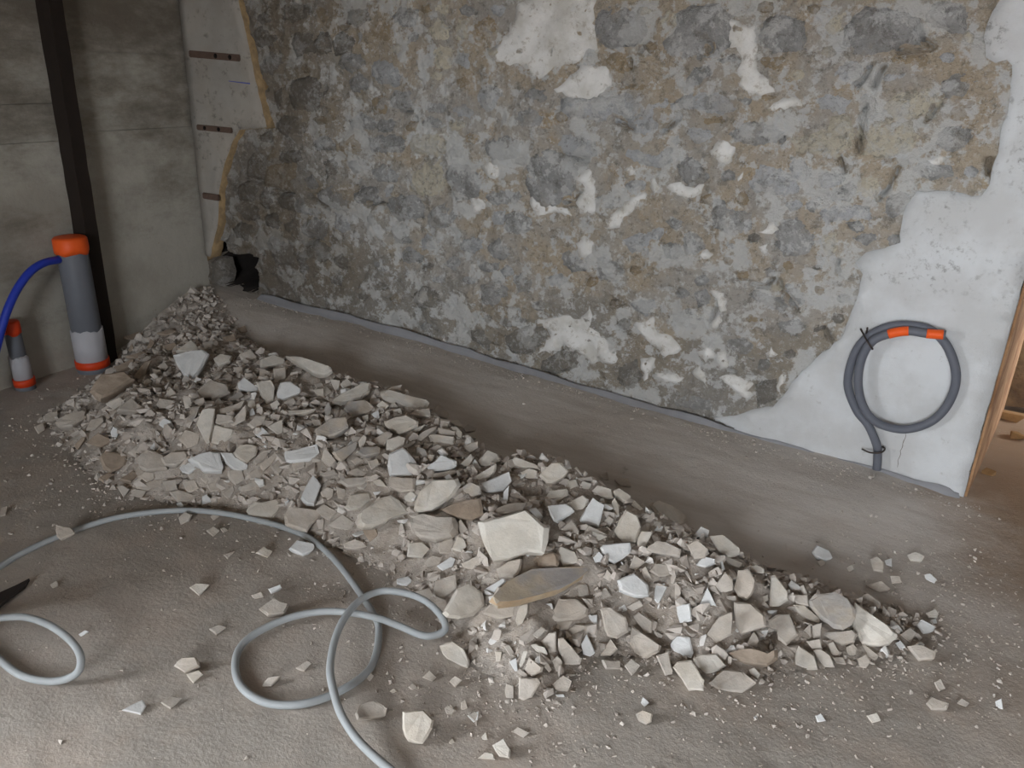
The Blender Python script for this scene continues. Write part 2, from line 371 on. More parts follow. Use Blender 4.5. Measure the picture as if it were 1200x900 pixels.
def relief(x, z):
    x = np.asarray(x, float); z = np.asarray(z, float)
    r = 0.014 * fbm(x * 6, z * 7, 3) + 0.020 * fbm(x * 19 + 5, z * 22, 4)
    return np.clip(r, -0.025, 0.016)
WR = 3.552
CREV = []
for x0_, y0_, sc_, ls in ((850, 0, 3.43, [[(585, 262), (562, 318), (530, 345)], [(637, 268), (602, 342)], [(560, 425), (545, 500), (540, 612)], [(695, 675), (640, 775), (622, 802)], [(770, 95), (785, 150), (845, 188)], [(700, 205), (830, 195)], [(865, 420), (815, 485)], [(1065, 640), (1062, 700)], [(465, 640), (480, 690)], [(735, 560), (738, 580)]]),
        (700, 320, 5, [[(905, 65), (990, 78), (1032, 35)], [(1075, 45), (1085, 110), (1140, 170), (1180, 225)], [(660, 270), (690, 220)], [(770, 575), (800, 580)]]),
        (700, 0, 5, [[(235, 305), (265, 275)], [(1085, 825), (1095, 815)], [(180, 350), (182, 400)], [(650, 270), (655, 300)], [(480, 690), (380, 770)], [(100, 705), (230, 760)]]),
        (780, 240, 3.75, [[(700, 545), (712, 580), (728, 598)], [(755, 250), (762, 290)]]),
        (480, 100, 5, [[(930, 438), (1030, 446)], [(915, 690), (960, 692), (990, 640)], [(30, 190), (40, 210)], [(205, 570), (230, 610)]]),
        (260, 170, 5, [[(500, 290), (580, 345), (630, 375)], [(850, 345), (950, 335)], [(790, 250), (810, 205)], [(150, 210), (240, 235)], [(70, 230), (90, 300)], [(300, 270), (420, 290)], [(480, 610), (560, 555)], [(200, 560), (240, 640)]]),
        (260, 0, 5, [[(690, 170), (740, 150)], [(595, 550), (612, 520)], [(1050, 655), (1110, 655)], [(335, 250), (345, 330)], [(230, 480), (260, 520)], [(390, 560), (385, 620)]])):
    for l in ls: CREV.append(np.array([wall_pt(x0_ + a / sc_, y0_ + b / sc_)[[0, 2]] for a, b in l]))
def crevice(x, z):
    d = np.full(np.shape(x), 9.0)
    for P_ in CREV:
        for a, b in zip(P_[:-1], P_[1:]):
            e = b - a; t = np.clip(((x - a[0]) * e[0] + (z - a[1]) * e[1]) / (e @ e), 0, 1); d = np.minimum(d, np.hypot(x - a[0] - t * e[0], z - a[1] - t * e[1]))
    return d
wx = np.linspace(0, WR, 480); wz = np.concatenate([np.linspace(-0.03, 1.65, 228), np.linspace(1.72, 2.6, 12)])
XX, ZZ = np.meshgrid(wx, wz, indexing='ij'); R = -relief(XX, ZZ)
R = R + 0.06 * np.exp(-(crevice(XX + 0.012 * fbm(XX * 25, ZZ * 25, 2), ZZ) / 0.0065) ** 2)
R = R + 0.75 * sst(poly_sd(XX, ZZ, HOLE) / 0.03); nz = len(wz); n1 = XX.size
ii, jj = np.meshgrid(np.arange(len(wx) - 1), np.arange(nz - 1), indexing='ij'); f2 = lambda i, j: i * nz + j
V = np.stack([XX, R, ZZ], -1).reshape(-1, 3)
Q = np.stack([f2(ii, jj), f2(ii + 1, jj), f2(ii + 1, jj + 1), f2(ii, jj + 1)], -1).reshape(-1, 4)
V = np.concatenate([V, [(0, .95, -.03), (0, .95, 2.6), (3.69, .95, 2.6), (3.69, .95, -.03), (WR, .0, -.03), (WR, 0, 2.6), (0, 0.0, 2.6), (0, 0, -.03)]])
Q = np.concatenate([Q, np.array([(0, 1, 2, 3), (4, 3, 2, 5), (5, 2, 1, 6), (7, 6, 1, 0)]) + n1])
wall_back = struct(np_mesh('wall_back', V, Q, mortar_mat()))
wall_back.data.materials.append(plain_mat('painted_hole_shade', (44, 39, 36), .95, .3, 30))  # shade of the deep hole, put into the colour of its inner faces
_dp = V[:, 1].copy(); _dp[n1:] = 0; _mi = (_dp[Q].max(1) > 0.09) & (np.arange(len(Q)) < len(Q) - 4); wall_back.data.polygons.foreach_set('material_index', _mi.astype(np.int32))
struct(boxes('wall_back_beyond_door', [(DOORX[1] + 0.1, 6.6, 0, 0.95, 0, 2.6), (3.5, DOORX[1] + 0.1, 0.02, 0.95, 2.12, 2.6)], PANEL))
# raw board lining of the doorway reveal
reveal = mesh_obj('trim_1', [(WR + .001, -.012, -.02), (3.692, .95, -.02), (3.692, .95, 2.12), (WR + .001, -.012, 2.12), (WR + .009, -.012, -.02), (3.702, .95, -.02), (3.702, .95, 2.12), (WR + .009, -.012, 2.12)],
         [(0, 1, 2, 3), (4, 7, 6, 5), (0, 4, 5, 1), (3, 2, 6, 7), (0, 3, 7, 4), (1, 5, 6, 2)], BOARD); struct(reveal)

# left wall with its window further along, in rendered bands
ypost = left_pt(58, 0)[1]
def lbox(y0, y1, z0, z1, o0, o1):
    v, f = box_vf(0, 1, y0, y1, z0, z1); return [(-LW * y + (o1 if x else o0), y, z) for x, y, z in v], f
def lboxes(name, lst, mat, parent=None):
    V, Fc = [], []
    for b in lst:
        v, f = lbox(*b); n = len(V); V += v; Fc += [tuple(i + n for i in q) for q in f]
    return mesh_obj(name, V, Fc, mat, parent)
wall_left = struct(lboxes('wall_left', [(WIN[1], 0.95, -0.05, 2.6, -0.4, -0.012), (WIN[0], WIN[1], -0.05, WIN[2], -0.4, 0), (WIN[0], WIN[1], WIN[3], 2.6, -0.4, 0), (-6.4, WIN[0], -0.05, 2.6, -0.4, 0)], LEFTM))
zl = [-0.04] + sorted(left_pt(20, p)[2] for p in (47, 122, 168)) + [2.6]; zr = [-0.04] + sorted(left_pt(150, p)[2] for p in (62, 152)) + [2.6]
for zs, a, b in ((zl, WIN[1], ypost), (zr, ypost, 0.012)):
    for i in range(len(zs) - 1):
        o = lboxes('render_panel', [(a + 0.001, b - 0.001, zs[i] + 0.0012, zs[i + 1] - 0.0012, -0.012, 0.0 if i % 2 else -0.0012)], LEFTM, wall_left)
fw = 0.06
win = struct(lboxes('window_1', [(WIN[0], WIN[0] + fw, WIN[2], WIN[3], -0.25, -0.18), (WIN[1] - fw, WIN[1], WIN[2], WIN[3], -0.25, -0.18),
        (WIN[0] + fw, WIN[1] - fw, WIN[2], WIN[2] + fw, -0.25, -0.18), (WIN[0] + fw, WIN[1] - fw, WIN[3] - fw, WIN[3], -0.25, -0.18)], BOARD))
struct(boxes('added_light_blocker', [(0.05, 1.0, -2.85, -2.65, -0.05, 2.6)], LEFTM))  # unseen pier, added to keep window light off the left side
struct(boxes('wall_right', [(6.6, 6.9, -6.4, 0.95, -0.05, 2.6)], PANEL))
struct(boxes('wall_front', [(-0.4, FW[0], -6.7, -6.4, -0.05, 2.6), (FW[1], 6.9, -6.7, -6.4, -0.05, 2.6), (FW[0], FW[1], -6.7, -6.4, -0.05, FW[2]), (FW[0], FW[1], -6.7, -6.4, FW[3], 2.6)], PANEL))
struct(boxes('ceiling', [(-0.5, 6.9, -6.7, 5.0, 2.6, 2.8)], CEIL))
struct(boxes('wall_beyond', [(3.2, 6.9, 4.9, 5.1, -0.05, 2.6), (3.0, 3.3, 0.95, 4.9, -0.05, 2.6), (6.6, 6.9, 0.95, YO[0], -0.05, 2.6), (6.6, 6.9, YO[1], 5, -0.05, 2.6), (6.6, 6.9, YO[0], YO[1], -0.05, YO[2]), (6.6, 6.9, YO[0], YO[1], YO[3], 2.6)], PANEL))
struct(boxes('ground_outside', [(-40, -0.9, -40, 40, -0.3, -0.2), (7.2, 40, -40, 40, -0.3, -0.2), (-0.9, 7.2, -40, -6.9, -0.3, -0.2)], EARTH))

# ------------------------------------------------------------------ plaster sheets that follow the wall
def jag(P, amp, step=0.025):
    out = []
    for i in range(len(P)):
        a, b = np.array(P[i]), np.array(P[(i + 1) % len(P)]); n = max(1, int(np.hypot(*(b - a)) / step)); e = (b - a)
        nr = np.array([-e[1], e[0]]) / (np.hypot(*e) + 1e-9)
        for k in range(n):
            out.append(a + e * k / n + nr * (random.uniform(-amp, amp) if k else random.uniform(-amp, amp) * .4))
    return out
def sheet(name, P, front, back, mat, parent, grid=0.03, amp=0.004, wob=0.0, lock=None, step=0.025):
    """flat-ish sheet on the stone wall; P = outline in (x, z); front(x, z) = how far it stands out"""
    P = jag(P, amp, step)
    if lock: P = [lock(p) for p in P]
    A = np.array(P); sd = lambda x, z: poly_sd(x, z, A)
    gx, gz = np.meshgrid(np.arange(A[:, 0].min(), A[:, 0].max(), grid), np.arange(A[:, 1].min(), A[:, 1].max(), grid))
    gx = gx.ravel() + RNG.uniform(-.3, .3, gx.size) * grid; gz = gz.ravel() + RNG.uniform(-.3, .3, gz.size) * grid
    k = sd(gx, gz) > grid * 0.4; pts = [Vector(p) for p in P] + [Vector((a, b)) for a, b in zip(gx[k], gz[k])]
    n = len(P); r = delaunay_2d_cdt(pts, [(i, (i + 1) % n) for i in range(n)], [], 1, 1e-6)
    pv = np.array([tuple(v) for v in r[0]]); fr = front(pv[:, 0], pv[:, 1]); m = len(pv)
    V = [(x, -f, z) for (x, z), f in zip(pv, fr)] + [(x, back, z) for x, z in pv]
    cnt = {}
    for f in r[2]:
        for a, b in zip(f, list(f[1:]) + [f[0]]): cnt[(a, b)] = 1
    Fc = [tuple(f) for f in r[2]]
    for a, b in cnt:
        if (b, a) not in cnt: Fc.append((a, a + m, b + m, b))
    o = mesh_obj(name, V, Fc, mat, parent, True); fix_normals(o)
    o.data.polygons.foreach_set('use_smooth', [True] * len(o.data.polygons))
    return o
PX = lambda L: [tuple(wall_pt(x, y)[[0, 2]]) for x, y in L]
pan = [(1172, 0), (1155, 32), (1155, 67), (1166, 73), (1180, 70), (1187, 76), (1185, 111), (1165, 190), (1159, 216), (1150, 230), (1107, 224), (1075, 224), (1062, 240), (1057, 262), (1056, 285), (1015, 296), (1003, 307),
       (1012, 320), (1007, 341), (999, 363), (985, 397), (964, 413), (940, 435), (924, 455), (906, 476), (880, 480), (864, 486), (838, 488), (862, 499)]
P = PX(pan) + [(2.75, 0.0), (3.2, -0.02), (WR - .001, -.02), (WR - .001, 1.9), (3.35, 1.9)]
sheet('plaster_panel', P, lambda x, z: 0.022 + 0.003 * fbm(x * 5, z * 5, 3), 0.02, PANEL, wall_back, 0.05, 0.005, lock=lambda p: np.array([min(p[0], WR - .001), p[1]]))
lef = [(283, 0), (289, 25), (298, 70), (303, 95), (314, 140), (316, 149), (284, 152), (276, 165), (267, 190), (260, 225), (259, 260), (253, 285), (250, 300)]
Pl = PX(lef); 
def grow(P, d): return [(x + d, z) for x, z in P]
sheet('render_undercoat', [(0.012, 0.33), (0.012, 1.9), (0.33, 1.9)] + grow(Pl, 0.022), lambda x, z: 0.018 + 0 * x, 0.03, TANM, wall_back, 0.04, 0.005, lock=lambda p: np.array([max(p[0], 0.012), p[1]]))
sheet('plaster_panel', [(0.013, 0.36), (0.013, 1.9), (0.30, 1.9)] + Pl, lambda x, z: 0.028 + 0 * x, 0.02, CORNERP, wall_back, 0.05, 0.003, lock=lambda p: np.array([max(p[0], 0.013), p[1]]))
# cracks in the white plaster: flat strips, a split's shade put into their colour
def crack(pts, w=0.0016):
    Q = catmull([wall_pt(*p, off=.024) for p in pts], 4); V, Fc = [], []
    for i, q in enumerate(Q):
        ww = w * (0.3 if i in (0, len(Q) - 1) else random.uniform(.6, 1.2)); x = q[0] + random.uniform(-.003, .003)
        f = 0.0228 + 0.003 * float(fbm(x * 5, q[2] * 5, 3)); V += [(x - ww, -f, q[2] - .3 * ww), (x + ww, -f, q[2] + .3 * ww), (x + ww, -f + .006, q[2]), (x - ww, -f + .006, q[2])]
        if i: a = 4 * (i - 1); Fc += [(a, a + 1, a + 5, a + 4), (a + 1, a + 2, a + 6, a + 5), (a + 3, a, a + 4, a + 7)]
    return mesh_obj('crack', V, Fc, CRACKM, wall_back)
CRACKM = plain_mat('crack_shade', (120, 112, 104), .95)
crack([(1062, 508), (1058, 520), (1055, 532), (1051, 548)], 0.0012)

# ------------------------------------------------------------------ stones of the rubble wall, traced one by one
WS = []
WS += outlines(260, 0, 5, """
l 870,430 900,365 960,355 1020,390 1045,450 1020,500 930,490
d 400,590 420,480 520,450 590,520 570,640 450,640
d 740,130 750,70 850,50 870,110 800,160
g 680,380 720,310 810,320 830,380 760,430
o 410,410 430,370 520,355 525,420 450,445
g 220,380 300,300 350,370 300,430 230,430
d 180,200 230,150 310,220 290,280 210,270
d 200,100 260,60 300,120 240,150
d 410,260 430,190 520,200 540,300 440,330
d 370,110 380,30 500,30 520,90 430,130
o 540,60 570,30 600,50 620,120 580,135
d 540,250 580,190 650,210 640,300 560,320
d 655,250 700,180 780,250 740,310 670,320
g 740,480 800,430 860,480 850,530 770,540
o 870,590 940,540 990,600 960,680 890,670
g 990,580 1010,530 1090,540 1110,620 1060,650 1000,630
g 740,720 800,650 890,690 880,760 770,760
g 890,740 940,690 1010,710 1000,770 920,780
d 310,740 370,680 480,690 490,770 380,800
g 540,850 580,790 650,810 650,880 560,890
d 300,540 340,520 370,600 320,640
o 1070,740 1110,700 1150,720 1140,770 1090,780
o 680,830 760,780 820,830 800,890 700,890
g 860,810 1000,790 1080,830 1040,890 890,890
g 1000,100 1050,40 1130,60 1130,150 1060,160
o 840,170 950,120 1010,180 970,250 880,230
l 790,200 825,170 820,230 795,270
g 1090,190 1140,190 1130,240 1095,250
o 640,560 690,560 670,605 630,600
o 645,670 680,655 665,710 645,700
""") + outlines(260, 170, 5, """
o 245,230 280,120 410,115 425,270 330,265 270,245
o 250,10 310,0 330,90 270,100
d 330,100 350,30 460,30 470,90 400,110
d 150,100 190,50 250,110 240,200 160,180
d 95,250 140,220 200,260 180,330 110,320
d 220,300 260,250 310,330 260,380 225,350
d 330,310 370,270 425,310 410,380 350,370
d 90,370 140,330 210,370 210,430 150,440
l 430,370 450,290 500,340 580,380 550,415 450,400
g 470,480 540,430 620,470 600,550 520,550
l 660,480 665,400 720,420 760,490 705,515
g 560,290 650,240 730,300 740,380 640,370
d 70,490 120,450 180,490 150,560 90,540
d 250,420 310,400 360,450 330,490 270,470
g 270,580 300,545 400,600 420,690 330,700
g 430,640 480,620 510,730 460,740
o 530,700 540,670 620,680 610,740 550,740
d 500,600 560,560 630,610 600,680 520,660
g 780,290 830,240 920,260 960,320 880,350 790,340
g 980,360 1000,310 1100,290 1170,330 1160,420 1040,440
g 990,500 1020,450 1090,480 1090,570 1010,570
l 870,690 910,685 980,740 920,745
g 840,440 870,390 920,470 890,510
g 480,200 540,170 560,250 500,260
d 600,100 650,80 670,160 620,190
g 720,100 780,90 840,150 770,170
g 880,150 960,110 1040,150 1010,220 920,210
l 960,250 1000,240 1010,300 970,305
g 1040,640 1100,600 1180,650 1150,690 1070,690
d 20,560 50,510 85,560 65,620
o 110,560 150,560 190,610 120,610
d 650,680 700,640 750,680 720,740
d 370,460 430,430 440,500 380,510
o 215,690 290,680 300,740 240,770
""") + outlines(480, 100, 5, """
c 15,370 30,290 150,285 200,300 205,390 160,410 60,400
c 0,480 70,460 175,435 200,600 170,640 80,640 0,600
g 60,110 120,70 210,120 220,160 110,160
g 70,220 120,170 180,210 160,250 90,250
g 700,560 710,450 800,400 940,440 970,500 960,640 900,680 780,690 720,640
l 885,360 910,290 1020,280 1090,320 1080,410 1000,430 920,420
g 440,380 460,320 560,300 650,340 620,430 500,430
g 620,240 650,150 740,140 770,200 720,250
l 390,70 410,20 520,20 520,80 480,140 420,130
g 230,390 260,350 310,370 300,420 250,420
g 220,520 260,460 350,490 420,560 410,640 280,660 240,600
l 260,130 320,110 370,150 350,190 290,180
w 420,470 480,450 525,490 520,540 480,540
g 100,780 150,700 260,720 270,800 180,840 120,830
l 470,780 500,730 560,740 550,820 490,820
g 560,770 620,740 710,770 720,840 640,870 580,850
w 350,670 410,660 445,700 400,750 370,730
g 670,60 720,10 800,30 810,90 730,110
g 450,640 560,600 660,640 640,690 500,700
o 690,320 720,310 740,340 700,345
w 700,660 760,640 830,710 930,720 950,770 850,740 760,770 720,720
w 985,545 1050,490 1090,560 1090,740 1000,750 980,690 1030,600
""") + outlines(480, 270, 5, """
l 295,80 330,40 420,50 430,110 360,135 310,120
l 60,60 100,15 160,60 150,110 80,110
g 460,100 520,50 590,110 560,170 490,160
g 400,210 440,180 520,190 510,240 430,245
w 970,80 1020,30 1080,70 1070,130 1020,160 980,130
g 890,150 930,120 960,140 1040,190 1030,240 950,240 900,200
l 820,270 880,250 930,290 890,330 830,320
g 600,280 660,250 720,290 710,370 630,370
l 55,560 90,535 125,555 100,590 65,585
w 740,720 820,640 800,580 740,530 900,500 1000,520 1060,440 1070,500 1050,570 1110,600 1160,660 1200,770 1060,780 980,700 920,670 860,710
l 130,270 200,260 210,310 140,310
g 200,200 250,150 300,190 260,240
w 185,660 200,630 240,690 320,690 400,710 480,750 420,750 250,710
g 520,530 620,490 690,520 680,570 560,570
d 330,600 430,580 470,640 460,700 370,640
d 570,620 700,560 790,590 780,650 700,720 600,700
d 780,770 900,700 970,720 980,800 860,840 790,820
d 20,380 100,330 180,380 150,450 60,450
g 420,330 520,290 570,380 510,440 430,420
""") + outlines(700, 0, 5, """
g 0,200 20,80 150,40 260,110 270,200 200,260 70,270
g 470,90 560,50 690,40 750,110 760,260 700,320 560,340 440,310 410,240 470,180
c 350,150 400,60 435,60 410,130
c 425,130 440,75 465,80 460,150
w 750,120 800,110 850,150 920,150 930,300 930,400 1000,470 1040,540 900,560 840,490 830,300 780,280
g 960,200 1000,110 1120,90 1200,140 1200,290 1050,300 960,270
o 940,340 1000,310 1100,320 1110,400 1020,430 950,390
l 0,580 130,560 300,560 440,620 470,690 390,760 330,810 260,790 170,730 0,700 -150,680 -160,580
g 520,480 560,400 640,390 670,430 600,500 550,520
l 480,590 600,530 720,550 790,630 720,670 600,650 500,640
g 820,590 870,565 920,580 880,620
o 40,350 110,300 180,340 180,420 120,440 60,390
o 90,490 190,460 290,490 280,540 120,540
g 780,780 880,720 1000,730 1080,780 1060,830 920,850 830,830
l 520,780 560,740 640,760 680,800 590,850
l 430,820 490,750 500,840 460,860
o 940,560 1000,545 1060,570 980,600
g 700,345 800,320 825,350 740,375
o 600,690 720,680 740,720 640,740
w 980,640 1060,590 1170,570 1200,620 1100,640
""") + outlines(700, 160, 5, """
w 650,80 740,20 810,60 790,150 720,170
w 405,290 460,265 540,300 620,280 610,340 520,370 450,340
g 470,180 530,120 620,170 650,240 600,280 540,290 500,260
l 180,110 220,70 360,90 420,40 430,130 380,180 260,160
w 160,190 210,170 230,210 190,230
l 165,290 200,250 280,260 270,310 190,330
w 310,250 340,235 375,300 330,350
w 40,530 110,440 200,350 270,325 290,340 180,460 110,540
g 680,460 730,360 790,430 890,450 900,540 790,570 700,530
l 890,300 960,170 1040,180 1150,250 1160,320 1060,340 960,320
w 820,240 850,205 850,240 830,260
g 500,610 530,540 590,580 640,640 580,690 520,690
w 580,700 640,660 680,690 630,715
g 1070,560 1100,500 1200,520 1200,680 1100,690 1050,630
w 945,560 1040,500 1070,540 1000,570
w 950,650 1000,620 1000,680 970,690
l 160,600 230,570 300,560 370,530 380,580 290,650 210,680
g 380,640 440,610 500,680 470,720 400,710
g 0,350 80,330 150,380 100,430 0,430
o 800,340 860,310 890,370 860,420 800,400
o 960,470 1020,430 1040,490 980,520
g 400,500 450,470 500,510 460,560
g 0,700 80,720 150,790 100,850 0,830
""") + outlines(700, 320, 5, """
w 215,300 330,255 340,330 430,370 490,450 400,490 340,440 270,360
w 250,500 340,500 320,570 280,630
w 340,590 440,590 510,610 470,640 400,640
w 580,460 640,430 690,480 640,520 600,500
w 700,460 750,450 770,550 720,560
w 550,580 600,540 650,670 620,640 580,610
w 710,610 800,595 910,650 860,690 920,720 880,740 800,690
w 660,100 740,120 760,220 720,230 700,150
w 670,290 720,250 740,280 700,330
w 0,500 0,370 50,380 60,470 110,420 110,520 60,530
l 190,180 230,140 330,150 340,200 280,250 220,220
g 900,140 950,100 1100,150 1160,190 1140,240 1050,220
c 1005,70 1060,50 1085,90 1050,115
g 770,400 860,370 920,430 880,480 790,460
o 820,260 920,230 980,310 960,390 880,330
w 990,470 1020,430 1060,470 1000,490
w 1050,690 1080,590 1110,590 1070,700
l 450,760 520,700 650,750 660,810 560,800 470,780
g 440,240 540,200 620,270 560,330 450,310
d 130,560 220,520 260,610 200,680 130,640
g 560,120 640,90 660,180 590,200
g 1090,80 1180,60 1230,160 1200,210 1130,140
g 1060,290 1180,260 1230,330 1150,370 1080,340
d 930,660 1050,620 1040,740 940,780
""") + outlines(900, 130, 5, """
c 100,210 180,150 340,110 360,50 420,30 500,90 530,160 470,200 380,260 230,240
c 560,170 600,70 700,50 820,70 870,140 850,220 750,265 560,250
c 510,510 530,380 600,340 650,360 680,440 640,515
g 680,590 700,510 780,470 840,500 830,560 740,620
l 300,590 400,550 560,560 640,610 560,640 480,640 350,660
g 60,730 100,620 180,640 250,720 270,800 180,840 80,800
l 290,370 350,360 470,370 430,430 320,470
g 350,480 500,400 510,480 480,530 380,520
l 110,330 150,270 220,290 250,370 230,410 150,400
l 0,330 90,370 140,420 150,460 60,490 0,480
g 990,120 1100,80 1190,120 1180,200 1080,240 980,200
g 850,330 900,290 1060,320 1100,390 960,410 880,380
g 450,660 540,640 590,690 520,720
g 500,740 600,710 650,740 580,790 520,770
g 700,760 730,720 790,730 770,800 740,840 720,800
o 445,270 530,270 520,340 480,390 440,330
o 670,270 750,270 740,310 680,330
w 940,290 1000,270 1060,280 1000,320
c 300,740 400,700 420,840 340,860
""") + outlines(850, 0, 3.43, """
g 500,100 570,40 700,50 780,90 770,180 650,200 540,210 490,170
l 430,300 500,240 580,270 560,330 480,350
l 620,340 640,290 760,280 770,310 680,330
c 640,440 700,370 800,360 870,400 820,470 700,480
g 790,80 860,10 960,20 960,140 860,110
l 580,330 590,260 610,260 600,340
g 545,390 580,360 610,400 610,480 560,460
c 390,110 430,60 480,50 460,130 420,140
o 620,220 820,210 800,270 700,270
l 360,400 420,370 500,400 480,460 380,440
g 860,340 930,290 1010,330 960,390 880,390
o 900,430 1000,390 1060,450 1000,510 910,490
""") + outlines(550, 0, 4, """
w 110,240 190,150 230,20 330,-30 600,-30 580,110 600,130 600,250 560,230 500,300 400,310 330,370 250,310 130,290
w 400,420 530,300 640,310 660,400 600,460 500,470
o 20,120 90,60 130,120 120,190 40,190
g 40,420 90,390 150,420 140,460 60,460
l 50,480 110,460 130,510 80,530
g 230,590 280,520 350,540 330,600
""") + outlines(250, 0, 4, """
c 1010,140 1050,85 1110,130 1100,190 1040,190
c 1030,240 1070,205 1120,230 1110,320 1050,320
c 1130,190 1150,90 1200,80 1210,200
l 1130,290 1150,245 1200,250 1200,330
c 1030,50 1050,15 1110,20 1090,80
""")
def wall_stone(poly, tone, h):
    q = np.array(poly); q = q.mean(0) + (q - q.mean(0)) * 1.2
    P = PX(q); A = np.array(P); size = float(np.sqrt(np.prod(np.ptp(A, axis=0)))); bev = min(0.03, size * 0.33); tx, tz = random.uniform(-.07, .07), random.uniform(-.09, .05); c = A.mean(0)
    A2 = np.array(P)
    def front(x, z):
        e = sst(np.clip(poly_sd(x, z, A2), 0, 9) / bev); cr = 0.06 * np.exp(-(crevice(x + 0.012 * fbm(x * 25, z * 25, 2), z) / 0.0065) ** 2)
        return relief(x, z) * (1 - 0.6 * e) - 0.004 + h * (0.1 + 0.9 * e) + e * ((x - c[0]) * tx + (z - c[1]) * tz) + 0.012 * fbm(x * 30, z * 30, 3) * e - cr
    return sheet('stone', P, front, 0.07, WM[tone], wall_back, max(0.010, size * 0.11), 0.005, step=0.018)
stone_px = []
for tone, poly, _ in WS:
    if tone == 'w':
        sheet('lime_patch', PX(poly), lambda x, z: relief(x, z) + 0.004 + 0.003 * fbm(x * 20, z * 20, 2), 0.02, LIME, wall_back, 0.022, 0.008, step=0.014)
    else: wall_stone(poly, tone, {'g': .017, 'l': .015, 'c': .013, 'o': .010, 'd': .019}[tone] * random.uniform(.75, 1.25))
    a = np.array(poly); stone_px.append((a.mean(0), np.ptp(a, axis=0).max() / 2))
# smaller stones packed between them
PAN = np.array(pan + [(870, 505), (1130, 585), (1260, 300), (1220, -80)]); LEF = np.array([(190, -80), (283, -80)] + [(x + 12, y) for x, y in lef] + [(225, 320)])
tries = 0; extra = 0
while extra < 90 and tries < 6000:
    tries += 1; x, y = random.uniform(285, 1150), random.uniform(6, 460); r = random.uniform(8, 16)
    if any(math.hypot(x - q[0][0], y - q[0][1]) < q[1] * 0.95 + r for q in stone_px): continue
    if poly_sd(np.array(x), np.array(y), PAN) > -r or poly_sd(np.array(x), np.array(y), LEF) > -r: continue
    if y > 330 + (x - 250) * 0.29 - 28 or (x < 320 and y > 270): continue
    k = random.randint(5, 7); ph = random.uniform(0, 6)
    poly = [(x + r * random.uniform(.75, 1.2) * math.cos(ph + 2 * math.pi * i / k), y + .8 * r * random.uniform(.75, 1.2) * math.sin(ph + 2 * math.pi * i / k)) for i in range(k)]
    left = x < 420 + random.uniform(-60, 60)
    wall_stone(poly, random.choice('dddgo' if left else ('ggold' if y > 200 else 'glocco')), random.uniform(.010, .022)); stone_px.append((np.array((x, y)), r)); extra += 1
# the grey block left standing in the mouth of the hole
wall_stone([(250, 309), (253, 304), (260, 306), (264, 320), (261, 334), (251, 332)], 'l', 0.035)
# ================================================================== THINGS
# dark post against the left wall
ya, yb = left_pt(41, 0, 0.004)[1], left_pt(73, 0, 0.085)[1]
post = empty('timber_post', (-LW * (ya + yb) / 2 + 0.045, (ya + yb) / 2, 0), 'dark upright timber post standing against the stained white wall', 'post')
V, Fc = [], []; zs = np.linspace(-0.02, 2.6, 40)
for z in zs:
    for o_, y_ in ((0.004, ya), (0.085, ya), (0.085, yb), (0.004, yb)):
        V.append((-LW * y_ + o_ + random.uniform(-.0015, .0015) * (o_ > .01), y_ + random.uniform(-.002, .002), z))
for i in range(len(zs) - 1):
    for k in range(4): a, b = 4 * i + k, 4 * i + (k + 1) % 4; Fc.append((a, b, b + 4, a + 4))
Fc += [(3, 2, 1, 0), tuple(4 * (len(zs) - 1) + k for k in range(4))]
o = mesh_obj('shaft', np.array(V) - np.array(post.location), Fc, POSTM, post); fix_normals(o)

# standing drain pipes
def pipe(name, label, base_px, top_px, wbase, off, caps, group):
    b = left_pt(base_px[0], base_px[1], off); z0 = float(surf(b[0], b[1])) - 0.01
    t = left_pt(top_px[0], top_px[1], off); top = np.array([t[0], t[1], t[2]]); bot = np.array([b[0], b[1], z0]); L = top - bot
    e = empty(name, bot, label, 'pipe', group); loc = np.array(e.location); P = lambda f: Vector(L * f)
    r = wbase
    for nm, f0, f1, rr, mat in caps:
        prof = [(0, rr * 0.9), (0.02, rr), (0.5, rr * 1.0), (0.98, rr), (1, rr * 0.9)] if nm != 'tape_cap' else [(0, rr), (0.3, rr * 1.02), (0.86, rr), (0.97, rr * 0.9), (1, rr * .5)]
        o = lathe(nm, P(f0), P(f1), prof, mat, e); ax = Vector(L).normalized(); vs_ = o.data.vertices
        if nm in ('tape_cap', 'sleeve'):                     # torn edge of the wrapping
            rag = [0.0]
            for q in range(28): rag.append(max(-.010, min(.010, rag[-1] * .6 + random.uniform(-.008, .008))))
            for q in range(28):
                for rg in ((0, 1) if nm == 'tape_cap' else (3, 4)): vs_[rg * 28 + q].co += ax * (rag[q + 1] - (.004 if nm == 'tape_cap' else 0))
    return e, bot, L
R1 = 0.060
big, bb, bl = pipe('drain_pipe', 'thick grey drain pipe with orange taped top beside the dark post', (110, 432), (81, 277), R1, 0.095,
     [('socket', 0.0, 0.075, R1 * 1.12, GREYP), ('orange_ring', 0.05, 0.105, R1 * 1.16, REDOR), ('sleeve', 0.09, 0.33, R1 * 1.08, WHITEP), ('tube', 0.30, 0.96, R1, GREYP), ('tape_cap', 0.90, 1.0, R1 * 1.10, ORANGE)], None)
R2 = 0.034
sm, sb, sl = pipe('waste_pipe', 'short thin grey pipe stub with red-orange cap by the wall', (31, 457), (11, 376), R2, 0.062,
     [('socket', 0.0, 0.12, R2 * 1.1, GREYP), ('orange_ring', 0.09, 0.19, R2 * 1.2, REDOR), ('sleeve', 0.18, 0.50, R2 * 1.05, WHITEP), ('tube', 0.48, 0.90, R2 * .9, GREYP), ('tape_cap', 0.84, 1.0, R2 * 0.98, REDOR)], None)
hp = [(70, 304, .09), (52, 308, .11), (36, 318, .12), (22, 336, .125), (10, 360, .125), (1, 388, .12), (-8, 425, .115), (-14, 462, .11)]
